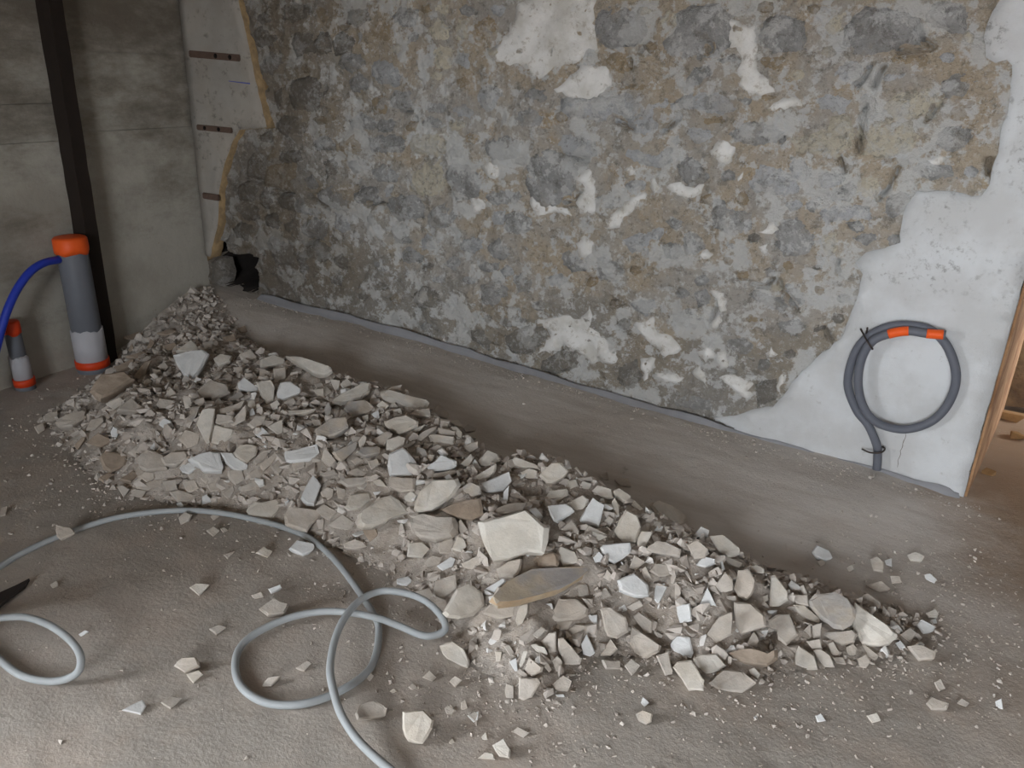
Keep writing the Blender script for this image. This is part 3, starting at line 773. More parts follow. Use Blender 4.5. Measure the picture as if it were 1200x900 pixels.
hose = empty('water_hose', left_pt(-14, 462, .11), 'bright blue plastic water hose bending out of the grey drain pipe', 'hose')
tube('tube', catmull([left_pt(x, y, o_) - np.array(hose.location) for x, y, o_ in hp]), 0.0158, BLUE, hose, 14)

# conduit coil hanging on the white plaster
K = lambda a, b: (900 + a / 3.3333, 330 + b / 3.3333)
coil_path = [(425, 735, .035), (428, 690, .03), (425, 640, .03), (392, 562, .03), (345, 500, .028), (312, 400, .025), (335, 290, .025), (385, 220, .025), (460, 180, .025), (545, 170, .025), (640, 192, .028), (705, 262, .03), (735, 370, .03), (708, 470, .03), (640, 545, .032), (540, 577, .036),
             (450, 562, .048), (395, 525, .059), (362, 460, .058), (352, 380, .056), (368, 295, .056), (410, 232, .056), (480, 203, .056), (550, 193, .057), (620, 203, .058), (695, 208, .058)]
pts3 = [wall_pt(*K(a, b), off=o_ + 0.022) for a, b, o_ in coil_path]
coil = empty('conduit_coil', pts3[0], 'grey conduit coiled in a ring on the white plaster', 'conduit'); cl = np.array(coil.location)
cp = catmull([p - cl for p in pts3], 8); tube('tube', cp, 0.0142, CONDUIT, coil, 12)
n_ = len(cp)
def seg(a, b): return cp[int(a * 8):int(b * 8) + 1]
tube('orange_tape', seg(21.9, 23.1), 0.0156, ORANGE, coil, 12); tube('orange_tape', seg(24.0, 24.9), 0.0156, ORANGE, coil, 12)
def wtie(px, name='wire_tie'):
    return tube(name, catmull([wall_pt(*K(a, b), off=o_) - cl for a, b, o_ in px], 6), 0.0032, WIRE, coil, 6)
wtie([(362, 185, .05), (378, 215, .075), (392, 240, .10), (408, 262, .09), (402, 258, .06), (384, 225, .045), (388, 180, .06)])
wtie([(368, 655, .045), (400, 668, .08), (440, 668, .085), (456, 655, .06), (446, 645, .04), (420, 650, .03)])

# membrane strip along the foot of the wall
mp = [(305, 345, 2), (340, 353, 3), (390, 365, 5), (430, 375, 8), (480, 389, 9), (520, 401, 9), (560, 414, 7), (600, 426, 4), (650, 441, 4), (700, 457, 4), (760, 473, 4), (820, 490, 5), (880, 509, 7), (940, 526, 8), (1000, 542, 9), (1060, 558, 9), (1100, 569, 9), (1124, 578, 7)]
V, Fc = [], []; MS = []
for x, y, h in mp:
    t_ = wall_pt(x, y, .03); b_ = wall_pt(x, y + h, .034); MS.append((t_, b_))
tops = catmull([m[0] for m in MS], 4); bots = catmull([m[1] for m in MS], 4)
for i, (t_, b_) in enumerate(zip(tops, bots)):
    w_ = 0.004 * math.sin(i * .9) + random.uniform(-.002, .002); 
    V += [(t_[0], -.024, t_[2] + w_), (t_[0], -.030, t_[2] + w_ - .001), (b_[0], -.036 + w_ * .4, b_[2] * .5 + t_[2] * .5), (b_[0], -.055, b_[2] - .006), (b_[0], -.10, b_[2] - 0.03), (b_[0], -.02, b_[2] - .03)]
    if i:
        for k in range(5): a = 6 * (i - 1) + k; Fc.append((a, a + 1, a + 7, a + 6))
o = mesh_obj('membrane_strip', V, Fc, MEMB, None, True); fix_normals(o)
tag(o, 'grey plastic membrane strip along the foot of the stone wall', 'membrane')

# irons left in the corner
def strap(pxs, w, label, holes=(), name='iron_strap'):
    a, b = wall_pt(*pxs[0], off=.034), wall_pt(*pxs[1], off=.034); e = empty(name, (a + b) / 2, label, 'hinge'); loc = np.array(e.location)
    bm = bmesh.new(); d = b - a; L = np.linalg.norm(d[[0, 2]]); ang = math.atan2(d[2], d[0])
    bmesh.ops.create_cube(bm, size=1); bmesh.ops.scale(bm, vec=(L, .014, w), verts=bm.verts); bmesh.ops.bevel(bm, geom=bm.edges[:], offset=.004, segments=2, affect='EDGES')
    bmesh.ops.rotate(bm, cent=(0, 0, 0), matrix=Matrix.Rotation(-ang, 3, 'Y'), verts=bm.verts)
    me = bpy.data.meshes.new('bar'); bm.to_mesh(me); bm.free(); me.materials.append(IRON); o = bpy.data.objects.new('bar', me); C.objects.link(o); o.parent = e
    for f in holes:
        p = (a + d * f) - loc; tube('bolt_hole', [p + np.array([0, -.006, 0]), p + np.array([0, -.0082, 0])], w * .36, SOCKET, e, 10)
    return e
strap([(222, 63), (281, 68)], 0.030, 'rusty iron strap with two dark bolt holes in the corner plaster', (.55, .83))
strap([(231, 149), (272, 153)], 0.026, 'rusty iron strap bedded in the broken plaster gap below another', (.25, .65))
strap([(238, 229), (257, 232)], 0.030, 'short rusty iron stub in the corner above the dark hole', (), 'iron_stub')
mk = [wall_pt(268, 95, .0285), wall_pt(293, 98, .0285)]
V = [mk[0] + (0, 0, .0015), mk[1] + (0, 0, .003), mk[1] - (0, 0, .003), mk[0] - (0, 0, .0015)]; V = V + [v + np.array([0, -.0006, 0]) for v in V]
mesh_obj('chalk_line', V, [(4, 5, 6, 7), (0, 3, 2, 1), (0, 1, 5, 4), (1, 2, 6, 5), (2, 3, 7, 6), (3, 0, 4, 7)], plain_mat('blue_chalk', (84, 88, 150), .9), wall_back)

# pale conduit snaking over the floor
Q = lambda a, b: (250 + a / 2.813, 580 + b / 2.813)
fp = [(-330, 1050, .008), (-270, 900, .008), (-190, 790, .008), (-100, 722, .008), (-30, 682, .008), (0, 664, .006), (30, 646, .008), (75, 626, .01), (130, 608, .012), (180, 600, .012), (225, 598, .014), (265, 602, .014), (300, 609, .009), (330, 617, .011), (358, 628, .013), (373, 638, .013), (393, 657, .013), (412, 681, .013)] + \
     [(*Q(a, b), z) for a, b, z in [(520, 380, .012), (545, 440, .011), (532, 540, .011), (490, 600, .011), (400, 655, .011), (300, 688, .011), (200, 690, .011), (130, 665, .011), (85, 620, .011), (72, 560, .011), (90, 500, .011), (150, 450, .014), (250, 405, .02), (350, 385, .026), (440, 387, .034), (540, 405, .036), (620, 435, .03), (690, 463, .026), (740, 460, .028), (765, 440, .036),
      (755, 405, .046), (720, 365, .054), (670, 335, .06), (600, 318, .064), (540, 320, .066), (480, 350, .068), (430, 410, .068), (400, 480, .062), (385, 570, .055), (395, 640, .050), (420, 720, .044), (470, 800, .036), (540, 870, .026), (620, 935, .016)]]
pts = [floor_pt(x, y, z + max(0.0, float(surf(*floor_pt(x, y)[:2], GG)))) for x, y, z in fp]
cab = empty('floor_conduit', pts[5], 'pale grey conduit looping loosely over the dusty floor before the heap', 'conduit')
tube('tube', catmull([p - np.array(cab.location) for p in pts], 8), 0.0088, FLOORC, cab, 12)
T = lambda a, b: (a / 3, 560 + b / 3)
lp = [(-760, 1000, .011), (-620, 800, .011), (-420, 640, .011), (-220, 545, .014), (-60, 500, .02), (0, 492, .03), (80, 489, .045), (150, 507, .06), (210, 540, .07), (260, 585, .07), (284, 632, .06), (275, 680, .04), (230, 708, .02), (170, 715, .012), (100, 703, .011), (50, 680, .011), (0, 640, .011), (-60, 590, .011), (-150, 530, .05), (-260, 455, .055), (-420, 390, .02)]
pts = [floor_pt(*T(a, b), z) for a, b, z in lp]
cb = empty('conduit_loop', pts[9], 'pale grey conduit loop lifting off the floor beside a dark iron tip', 'conduit')
tube('tube', catmull([p - np.array(cb.location) for p in pts], 8), 0.0085, FLOORC, cb, 12)
# dark tool end lying at the floor's edge
tp = [floor_pt(*T(a, b), z) for a, b, z in [(-25, 430, .02), (0, 412, .02), (60, 385, .016), (105, 362, .010), (90, 388, .008), (40, 425, .010), (0, 458, .012), (-25, 472, .012)]]
V = [tuple(p) for p in tp] + [(p[0], p[1], p[2] + .008) for p in tp]; n = len(tp)
o = mesh_obj('tool_blade', V, [tuple(range(n))[::-1], tuple(range(n, 2 * n))] + [(i, (i + 1) % n, n + (i + 1) % n, n + i) for i in range(n)], TOOLM); fix_normals(o)
tag(o, 'dark flat iron tool tip lying on the dusty floor', 'tool')

# ------------------------------------------------------------------ the heap of rubble
k = GD > 0; ids = -np.ones(GD.shape, int)
def solid(x, y, m=0.0):
    """inside the footprint of the pipes or the post, grown by m"""
    r = (np.hypot(x - bb[0], y - bb[1]) < R1 * 1.10 + m) | (np.hypot(x - sb[0], y - sb[1]) < R2 * 1.15 + m)
    return r | ((np.asarray(x) + LW * np.asarray(y) < 0.087 + m) & (np.asarray(y) > min(ya, yb) - m) & (np.asarray(y) < max(ya, yb) + m))
cell = k[:-1, :-1] & ~solid(GXX[:-1, :-1] + GS / 2, GYY[:-1, :-1] + GS / 2, -0.004) & k[1:, :-1] & k[1:, 1:] & k[:-1, 1:] & (GXX[:-1, :-1] > 0.03 - LW * GYY[:-1, :-1]) & (GYY[1:, 1:] < -0.02)
use = np.zeros(GD.shape, bool)
for a, b in ((0, 0), (1, 0), (1, 1), (0, 1)): use[a:use.shape[0] - 1 + a, b:use.shape[1] - 1 + b] |= cell
ids[use] = np.arange(use.sum()); ii, jj = np.nonzero(cell)
V = np.stack([GXX[use], GYY[use], SURF[use] + 0.02 * sst(GD[use] / .06) * (fbm(GXX[use] * 30, GYY[use] * 30, 3))], -1)
mound = np_mesh('rubble_mound', V, np.stack([ids[ii, jj], ids[ii + 1, jj], ids[ii + 1, jj + 1], ids[ii, jj + 1]], -1), DUST)
tag(mound, 'bed of mortar dust and crumbs under the stones of the rubble heap', 'rubble', None, 'stuff')

HS = []
HS += outlines(40, 380, 6, """
b 390,470 470,350 640,330 710,385 560,480 470,520
b 560,300 700,240 720,280 640,310 580,330
b 700,360 780,260 830,250 790,330 740,385
t 580,605 680,510 770,590 740,612
t 145,690 210,640 360,600 370,650 270,715 170,720
t 65,650 100,620 170,610 170,660 110,700 75,695
t 0,720 60,690 75,740 30,770
t 365,740 400,670 480,650 490,680 430,735
b 370,830 450,760 560,820 470,860
w 535,760 555,715 600,740 580,795 545,790
w 875,705 910,660 960,675 985,730 950,750
w 815,870 850,825 890,870 850,890
g 760,400 800,380 830,400 780,440
t 870,570 880,520 990,540 960,580
b 280,850 340,790 365,800 310,880
t 860,260 900,220 905,260 870,280
t 880,300 920,260 945,300 920,330
t 820,310 890,320 910,350 860,360
t 920,500 960,440 1000,490 950,520
b 790,170 820,100 850,130 820,180
b 620,90 740,50 750,80 680,110
b 660,180 690,130 700,180 680,205
t 830,170 910,200 900,215 840,200
b 640,230 760,190 850,200 720,240
b 860,60 960,30 1020,50 930,80
b 900,150 990,130 1020,160 930,190
t 500,560 600,510 640,540 560,600
""") + outlines(180, 380, 6, """
w 135,215 240,190 340,175 390,205 350,290 280,400 240,390 190,320 | large white triangular chunk resting point-down on the rubble heap
c 155,190 265,105 310,160 315,185 250,188
c 420,240 470,205 550,220 540,260 460,290
t 600,210 680,175 725,230 690,270 620,250
w 590,415 635,370 725,440 735,465 680,470 600,450
c 720,405 820,390 850,440 845,530 800,565 755,500
w 865,480 890,410 960,400 1030,450 1030,480 900,530 870,510
t 450,600 560,570 640,530 620,580 540,630 460,630
t 430,690 440,630 560,640 560,680 460,700
c 300,700 345,600 430,595 420,700 395,830 370,840 330,760 | tall narrow cream stone standing beside a squarer one
c 405,830 420,700 570,740 560,780 490,850
t 520,700 620,600 650,560 645,670 560,715
w 710,770 760,720 835,790 760,805
c 800,720 890,670 910,670 905,760 870,775
c 750,250 840,210 920,240 920,270 830,290 750,300
t 840,310 930,300 930,380 850,410
t 750,310 820,330 810,380 740,390
t 640,340 715,350 690,395 640,380
t 560,300 625,300 630,350 590,360
c 900,610 1060,600 1140,590 1070,620 950,640
c 820,560 870,530 890,560 840,610
c 660,540 710,530 720,570 690,600 660,580
w 665,600 700,590 715,640 680,650
c 720,560 745,560 755,620 730,630
g 240,690 280,590 330,570 300,650 260,700
t 20,560 40,530 150,545 130,580 40,590
t 660,700 720,640 790,640 780,700 700,740
t 1130,420 1180,410 1190,440 1150,455
c 1120,460 1200,450 1200,520 1150,500
t 200,510 260,510 270,580 220,590
t 280,540 350,510 365,560 320,590
g 530,520 600,470 640,500 600,530 540,535
t 300,470 400,390 520,420 540,480 430,530 330,510
b 480,90 560,70 580,110 500,130
b 590,30 640,10 660,50 610,60
t 340,130 420,110 410,170 360,180
""") + outlines(200, 400, 5, """
c 670,85 760,90 940,150 945,170 900,195 830,180 770,140 | long cream stone lying along the crest of the heap
""") + outlines(100, 490, 6, """
b 100,270 140,230 290,260 285,330 180,380 130,350
t 300,240 370,185 410,220 350,270
t 360,280 430,220 560,260 580,360 430,370 380,340
w 660,350 690,310 790,320 780,350 730,395 680,380
w 720,285 880,230 945,240 970,340 960,370 830,370 790,320 740,300 | broad white fragment with a pointed end, beside a smaller white one
w 950,240 1030,240 1060,280 1140,325 1135,355 1050,365 990,310
c 1040,240 1080,185 1180,180 1210,200 1200,260 1140,310 1060,270
t 1000,370 1100,360 1120,430 1060,465 1010,420
t 370,410 420,375 490,385 490,420 430,450
t 355,490 470,440 545,425 540,465 430,505
t 220,480 260,470 310,500 270,560
t 310,540 360,500 430,510 400,560
t 590,520 650,500 770,540 740,580 650,590
t 720,400 790,370 830,385 800,420 740,430
t 800,420 900,380 920,410 850,460
t 850,470 930,440 975,460 960,500 880,520
t 960,530 1040,470 1050,510 1010,570
w 820,550 850,535 910,590 820,610
w 640,600 670,590 695,610 685,640 650,635
t 655,700 700,655 750,680 730,720 670,745
t 880,690 920,660 945,690 900,720
t 850,790 900,760 945,790 900,830
t 950,780 980,765 1000,790 970,805
b 90,425 150,385 205,390 190,420 130,455
t 655,150 700,80 800,100 790,180 720,210
t 530,280 600,240 700,230 720,280 640,330 560,330
t 540,440 640,430 650,500 560,520
t 680,450 770,430 800,490 720,530
b 240,430 330,370 380,390 320,450
""") + outlines(260, 490, 6, """
c 170,650 230,580 300,600 400,560 430,610 360,710 310,755 260,745 200,690 | knobbly tan boulder at the heap edge touching the conduit arc
t 440,690 480,620 720,650 640,740 600,800 450,745
w 555,560 590,480 640,400 700,470 650,620 600,615 | upright white splinter with a pointed tip in the heap
w 440,235 520,220 670,180 685,240 620,290 480,315 450,305 | oblong white fragment lying level in the heap
g 775,240 950,165 940,220 840,310
t 700,290 720,200 810,310 760,345
t 265,330 400,220 420,240 320,350 290,370
t 220,300 290,215 340,220 300,290 240,330
t 345,340 430,270 445,340 400,400 370,380
t 480,320 585,300 580,340 510,370
t 690,520 740,480 790,500 780,570 720,580
t 805,480 870,500 870,570 815,560
c 870,620 900,540 1040,520 1055,570 980,630 900,645
t 740,750 850,670 940,730 900,790 800,770
b 980,770 1080,760 1100,820 1040,870
t 820,440 890,420 1060,410 1000,460 880,480
t 690,390 790,360 810,390 720,410
t 880,380 950,350 1040,400 960,430
g 950,240 1000,200 1110,200 1110,240 1000,270
t 910,300 950,270 990,300 940,325
t 1020,300 1090,290 1110,340 1050,360
t 185,400 240,350 290,380 270,430 200,430
t 110,490 250,430 290,440 220,500 140,520
t 660,640 720,600 820,660 760,720 700,690
w 435,570 460,560 475,580 450,620
c 1060,440 1110,425 1160,480 1090,470
w 1060,520 1120,515 1090,555
t 630,280 700,290 680,330 650,350
""") + outlines(400, 440, 5, """
c 90,880 100,810 220,720 290,700 380,760 400,800 310,820 270,850 180,890 | wide cream slab in the heap below the white rounded chunk
""") + outlines(360, 430, 6, """
c 175,240 250,180 400,110 450,115 440,170 380,220 230,245 | long slanting cream slab near the crest of the heap
c 160,85 230,95 225,150 200,180
c 230,120 280,80 330,120 260,160
t 45,160 130,135 185,180 120,210
c 520,170 560,160 840,230 860,250 840,290 720,260 610,210 530,210 | long cream bar bridging smaller stones at the heap crest
c 530,210 600,230 640,280 600,290 540,240
c 485,270 530,235 575,270 540,305
c 590,300 660,290 670,330 620,340
c 720,330 760,300 860,290 865,350 800,350
c 540,380 600,355 700,335 780,380 780,410 720,440 650,470 560,420
g 255,290 290,240 400,230 470,280 440,310 310,350
g 120,290 150,240 170,290 160,360 130,350
w 450,330 500,300 510,370 490,375
c 385,345 430,335 430,380 395,390
w 565,690 575,610 670,565 730,620 780,690 740,760 640,770 580,760 | large white rounded chunk in the middle of the heap
w 820,710 900,660 940,615 1050,660 1050,690 1000,720 840,735
c 360,600 420,560 500,560 510,600 440,625
c 555,580 560,510 640,485 690,500 680,540 600,580
c 855,480 900,470 1040,500 1030,540 880,510
t 760,500 820,450 910,415 900,440 800,520
c 680,470 790,420 830,410 790,450 700,480
t 680,560 750,515 765,530 700,575
t 790,670 860,610 900,620 880,660 820,690
t 920,430 1040,450 1040,480 940,490
c 1010,420 1050,420 1090,460 1085,500 1050,480
t 1100,600 1110,550 1200,520 1200,570 1130,610
c 1080,680 1150,610 1170,640 1130,710
t 850,580 920,540 950,560 930,600 870,610
g 770,560 830,580 850,620 800,650 770,620
t 870,750 1000,730 1100,735 1020,760 880,775
c 1000,380 1060,370 1100,420 1040,410
t 1100,430 1130,400 1190,430 1180,450 1120,455
c 1100,470 1170,460 1190,500 1120,510
t 890,290 920,255 1000,330 980,360 910,340
t 940,430 960,390 990,400 990,440
t 360,520 400,470 420,500 400,560 370,570
t 410,540 560,450 600,470 540,560
t 310,660 350,630 390,650 350,680
g 430,670 490,640 510,680 480,720
t 30,370 90,370 100,410 50,420
t 350,850 430,800 450,800 400,860
g 50,440 160,360 270,350 290,420 190,480 80,500
""") + outlines(440, 520, 6, """
c 270,450 310,330 400,250 580,240 600,290 540,370 400,460 300,480 | large cream slab with a hollowed face leaning in the heap
t 230,500 330,490 560,520 580,610 540,650 420,670 310,655 250,590 | large dusty tan slab half buried near the conduit loops
b 460,460 550,420 740,380 760,500 680,530 560,510
w 710,290 940,195 960,260 900,330 790,345 740,310 | wedge-shaped white fragment above the big pale block
w 900,340 940,290 930,400 900,410
c 680,240 800,170 850,140 840,190 770,250 690,260
w 660,175 700,105 745,175 710,195
c 720,120 790,40 860,70 880,120 800,160 740,150
c 960,110 980,90 1140,150 1160,180 1090,170 980,150
c 1020,200 1080,170 1140,190 1140,240 1060,240
g 610,310 660,265 740,300 740,350 680,370 630,350
c 535,740 580,650 620,670 640,720 600,760
w 430,860 530,795 560,810 540,860 470,890
c 220,790 230,700 330,690 380,740 330,800
t 440,700 540,660 550,700 520,770 450,770
t 570,560 600,530 650,600 600,640
t 600,840 730,780 750,840 680,880 620,870
t 340,830 400,780 470,800 460,850 360,870
t 90,270 100,230 280,240 280,330 180,340 100,300
c 200,370 250,330 290,360 260,410 210,400
""") + outlines(500, 560, 5, """
B 300,255 580,185 660,250 720,290 712,370 690,440 600,430 480,470 390,485 340,400 | biggest block of the heap, pale cream with a flat top
w 590,178 640,172 682,225 662,262 625,215
""") + outlines(540, 490, 6, """
c 550,400 640,310 700,310 755,370 720,410 650,450 600,450 | upright rounded cream stone at the crest above the white pair
c 600,560 620,510 740,495 755,540 680,590 630,600
w 610,615 740,600 800,650 680,735 650,720
c 740,600 860,540 900,570 850,650 800,640
w 830,720 930,560 1010,610 970,765 840,730
t 700,780 780,710 830,790 820,840 740,810
c 920,510 960,470 1060,500 1070,560 1020,560
c 1070,510 1110,490 1200,550 1160,585 1090,545
c 1060,590 1080,560 1110,610 1115,690 1090,700
c 840,470 860,440 920,460 900,510 850,500
c 750,440 810,430 830,480 770,500
t 820,420 920,410 940,440 850,440
t 980,400 1030,380 1040,430 1000,430
t 1080,430 1180,420 1200,480 1120,470
t 1000,720 1050,685 1075,720 1050,760 1010,750
c 890,830 920,790 1030,830 970,860
t 210,650 330,600 460,590 440,640 280,680
""") + outlines(500, 620, 6, """
t 45,420 60,360 200,320 210,410 120,490 60,470
c 110,590 210,420 300,380 390,440 410,530 340,600 230,630 140,620 | rounded tan lump of mortar beside the end of the conduit loop
w 410,420 545,340 555,365 470,450
S 460,480 560,370 740,280 1120,265 1140,290 1090,330 920,430 640,510 490,525 | long flat grey-topped slab with ochre edge in front of the biggest block
t 490,280 580,220 670,210 660,280 610,340 510,340
b 740,220 780,180 900,170 930,230 920,265 790,260
w 680,150 715,135 740,170 700,205
t 400,590 440,530 630,520 620,610 520,630
c 625,640 650,540 715,520 710,590 670,670 640,680
w 820,530 880,520 890,560 840,575
t 870,610 930,490 1050,490 1140,560 1130,610 1030,640 900,645
t 960,460 1070,380 1130,390 1140,460 1060,480
t 910,650 1030,645 1000,700 940,710
t 980,710 1040,680 1130,680 1120,750 1060,780
w 1085,810 1125,740 1185,870 1150,895 1100,880
w 1140,610 1200,600 1200,665 1150,660
t 740,740 810,685 840,710 780,770
t 800,790 860,730 910,720 910,860 870,880
c 730,810 830,830 850,880 790,860
c 910,170 940,120 1040,160 1070,230 960,260
""") + outlines(640, 560, 6, """
w 380,490 400,470 590,455 590,530 480,605 420,560
w 330,560 370,520 400,550 380,590 345,595
c 480,370 560,220 640,260 670,340 630,450 540,450 | tall cream stone standing behind white fragments near the heap crest
c 640,440 670,370 750,380 690,500 645,510
c 720,190 780,160 880,190 990,260 980,310 930,330 780,250 | oblong grooved cream stone at the edge of the swept dust
c 600,190 620,160 730,260 700,270
w 760,370 790,325 825,340 810,385
c 830,340 870,340 870,380 840,385
w 1040,400 1090,340 1150,370 1140,410 1060,420
t 700,500 780,440 850,450 950,500 940,550 800,530
t 990,470 1060,430 1140,500 1120,560 1040,570
w 1055,610 1110,550 1190,570 1190,600 1120,625
w 500,720 620,670 720,750 725,830 640,835 520,790
w 770,760 830,740 850,770 790,890 760,860
t 400,320 440,265 475,290 450,330
c 395,360 430,340 460,370 430,395
t 270,380 300,330 430,400 340,430
t 580,640 620,540 700,590 640,640
t 670,640 700,620 740,700 720,740 680,700
t 730,650 770,600 860,610 870,680 800,700
t 680,340 760,310 790,290 740,350 700,355
t 900,380 940,350 1010,400 940,430
t 360,800 420,770 460,830 400,850
t 400,700 430,640 470,690 450,730
""") + outlines(660, 650, 6, """
w 790,360 890,340 905,465 820,480
w 750,630 800,570 890,580 915,690 900,725 780,690
w 960,350 1015,230 1085,370 | small pointed white triangle standing up in the heap
t 470,630 480,500 560,550 690,640 680,680 580,735 500,700
t 290,520 260,380 330,370 440,440 460,540 380,590 310,570
t 490,430 530,400 630,470 620,550 570,550
t 440,370 540,320 560,360 490,395
t 260,710 330,590 380,660 330,710
w 170,540 200,530 225,550 210,580
t 655,710 740,680 770,840 720,850
t 1010,560 1100,430 1190,400 1190,560 1080,620
t 20,530 80,490 170,500 100,600
t 270,740 400,750 400,800 300,800
t 430,780 480,730 540,780 480,850
""") + outlines(780, 620, 6, """
c 730,540 740,330 770,320 860,440 865,500 800,540 | cream stone standing on end beside dark gravel
t 480,510 600,520 700,610 705,680 640,700 530,735 490,670 | broad flat-faced tan stone near the tail of the heap
t 345,400 420,300 470,350 470,430 380,450
t 480,420 510,290 580,280 630,360 620,440 570,500 510,470
t 720,640 780,600 870,600 930,740 850,820 790,770 780,710 730,690
w 715,570 785,570 770,640 730,640
c 310,50 400,40 520,130 520,170 440,190 370,150
t 390,190 430,190 540,240 520,270 450,250
t 160,80 240,70 310,170 260,210 180,190
w 385,230 400,225 415,280 400,300
c 580,270 640,250 695,280 690,310 620,300
c 660,480 720,460 720,500 690,520
t 400,470 500,470 500,500 420,490
t 560,830 620,720 660,780 640,830
w 1030,160 1060,110 1150,150 1175,200 1130,220 1050,190
""") + outlines(900, 640, 6, """
g 285,380 330,335 470,320 560,370 620,450 590,550 530,585 460,575 370,500 300,430 | large round-ended grey-brown slab at the tail of the heap
c 590,470 610,390 720,470 850,560 910,620 900,650 790,700 660,680 600,580 | large smooth tan slab at the tip of the heap
t 380,630 410,605 600,590 635,620 610,670 520,690
c 180,410 250,410 370,510 360,540 290,520 210,460
t 160,340 280,345 285,420 200,400
c 190,790 215,700 330,770 355,870 280,870 195,830
t 320,730 370,720 440,770 470,850 400,850 360,800
t 310,560 380,540 370,640 320,650
t 240,600 300,540 300,640
t 270,670 370,650 380,720 310,720
t 415,680 460,670 510,760 450,770
t 550,710 600,685 630,720 620,760 560,770
t 640,700 680,690 780,770 750,800 690,770
t 630,790 690,760 720,810 690,855 640,850
t 620,370 700,330 790,390 790,440 730,430
t 930,620 1000,570 1050,610 1000,680
w 1050,550 1080,515 1180,565 1160,600 1090,620
w 895,680 930,660 970,710 930,730
t 980,700 1080,690 1180,740 1170,790 1060,800
w 1100,200 1140,190 1185,230 1170,260 1110,230
c 980,60 1040,40 1100,70 1080,100 1000,95
t 720,90 770,65 815,110 810,180 740,170
w 820,100 870,85 870,140 830,130
c 550,150 590,130 605,160 570,180
t 340,110 380,90 410,120 370,140
c 1110,470 1180,440 1200,470 1190,500 1130,500
w 1140,520 1180,510 1190,540 1150,545
t 450,780 530,780 550,830 480,820
t 690,270 800,240 860,300 780,320
t 860,210 930,210 940,250 870,260
""") + outlines(520, 720, 6, """
t 525,590 530,440 660,450 680,480 620,580 560,605
t 570,380 600,300 700,370 690,400 620,440 580,420
c 605,215 650,205 720,250 725,285 650,260
w 460,330 510,305 520,400 500,400
c 530,350 560,260 590,260 570,330 540,380
t 420,220 460,210 510,290 480,310
t 760,320 800,290 835,330 825,390 790,400
t 690,340 730,340 760,390 740,410
t 760,490 840,430 900,470 870,540 790,530
w 785,565 840,560 850,580 800,585
t 805,170 840,160 970,310 960,350 850,350 810,250
t 430,540 440,480 490,500 490,590 440,590
t 650,270 690,280 700,310 660,320
c 360,260 410,260 400,330 370,330
w 165,710 245,680 240,740 210,760
t 475,820 520,790 600,830 560,865
c 270,860 290,830 310,880 280,890
t 5,660 30,635 80,670 60,700 20,700
t 125,620 160,620 150,670 120,665
""") + outlines(720, 700, 6, """
b 800,390 940,355 1090,400 1150,370 1150,430 1080,480 900,450
c 410,490 440,450 540,440 630,580 625,650 520,650 470,570
c 555,430 600,400 720,395 790,480 740,510 640,545
t 660,600 760,510 900,520 1000,600 900,665 720,655
c 945,510 985,495 1025,540 1010,570 960,540
t 295,420 360,390 410,520 370,550
w 185,740 200,700 245,740 210,770
g 150,820 200,790 270,820 260,870 220,895 170,870
w 980,840 1000,830 1010,860 985,865
""") + outlines(400, 740, 6, """
c 690,100 780,65 860,120 900,200 890,255 790,210 710,150 | oblong tan stone lying on the floor below the conduit loop end
t 95,580 130,510 230,480 320,540 310,590 200,610 110,620 | tan stone with a chipped white face lying by the conduit
c 430,560 580,550 650,620 640,680 570,790 470,770 430,680 | flat smooth cream plate lying on the floor near the conduit
t 890,590 940,560 970,590 950,640
c 985,740 1015,705 1030,750 1000,770
c 1060,800 1140,750 1190,830 1180,890 1110,880
c 960,890 1010,850 1070,860 1080,900
t 735,560 770,510 810,560 760,580
t 570,320 620,270 670,320 640,350
t 760,350 800,310 850,340 800,390
t 840,500 870,480 890,540 850,550
c 755,780 780,750 800,780 770,795
t 470,390 500,360 530,390 500,410
c 340,420 370,400 390,420 360,435
t 160,310 190,275 230,310 200,350
""") + outlines(0, 560, 3, """
t 195,165 250,175 265,195 215,215 200,205 | tan pebble resting on the conduit arc by the bare floor
w 430,815 500,780 515,800 495,830 | flat white chip alone on the bare grey floor
t 565,790 600,765 640,775 600,810
t 610,660 640,630 690,630 700,660 650,685
c 655,690 700,675 715,690 680,720
t 735,530 770,515 795,525 760,550
c 665,385 690,370 735,375 700,415
w 275,550 300,535 312,540 285,558
t 5,105 25,100 20,130 0,135
t 175,375 200,360 205,380 185,388
t 785,270 825,258 800,285
""") + outlines(250, 580, 2.813, """
w 248,178 275,148 330,160 330,180 295,198 | white block lying on the floor just inside the conduit arc
c 140,190 165,170 195,185 180,205
t 150,375 200,340 250,360 235,390 180,395
w 180,310 220,295 225,305 190,325
t 125,330 160,318 165,335 135,342
t 160,630 180,600 225,595 190,630
t 270,570 310,545 325,555 300,580
""") + outlines(360, 560, 6, """
w 630,710 710,690 745,720 700,760 630,740
t 760,800 860,770 885,820 850,860 780,830
t 250,460 330,430 400,450 420,480 330,500 260,490
""") + outlines(750, 700, 2.667, """
w 548,370 565,362 580,385 555,390
c 708,370 740,360 752,385 725,393
t 895,330 910,310 965,330 960,350 910,350
t 990,330 1005,315 1030,330 1020,342
t 920,265 940,255 955,285 935,295
w 1110,325 1130,315 1135,350 1115,345
""")
SLABTOP = stone_mat('grey_slab', (176, 170, 166), 0.85, 1.06, 18, (1, 1), (186, 172, 152))
EDGE = stone_mat('ochre_slab_edge', (194, 174, 148), 0.8, 1.08, 18, (1, 1), (182, 156, 126))
BIGB = stone_mat('pale_block', (216, 210, 200), 0.88, 1.05, 16, (1, 1), (206, 198, 186))
KEEP = []
TONE = {'w': 'white', 'c': 'cream', 't': 'dusty tan', 'g': 'grey', 'b': 'brown'}
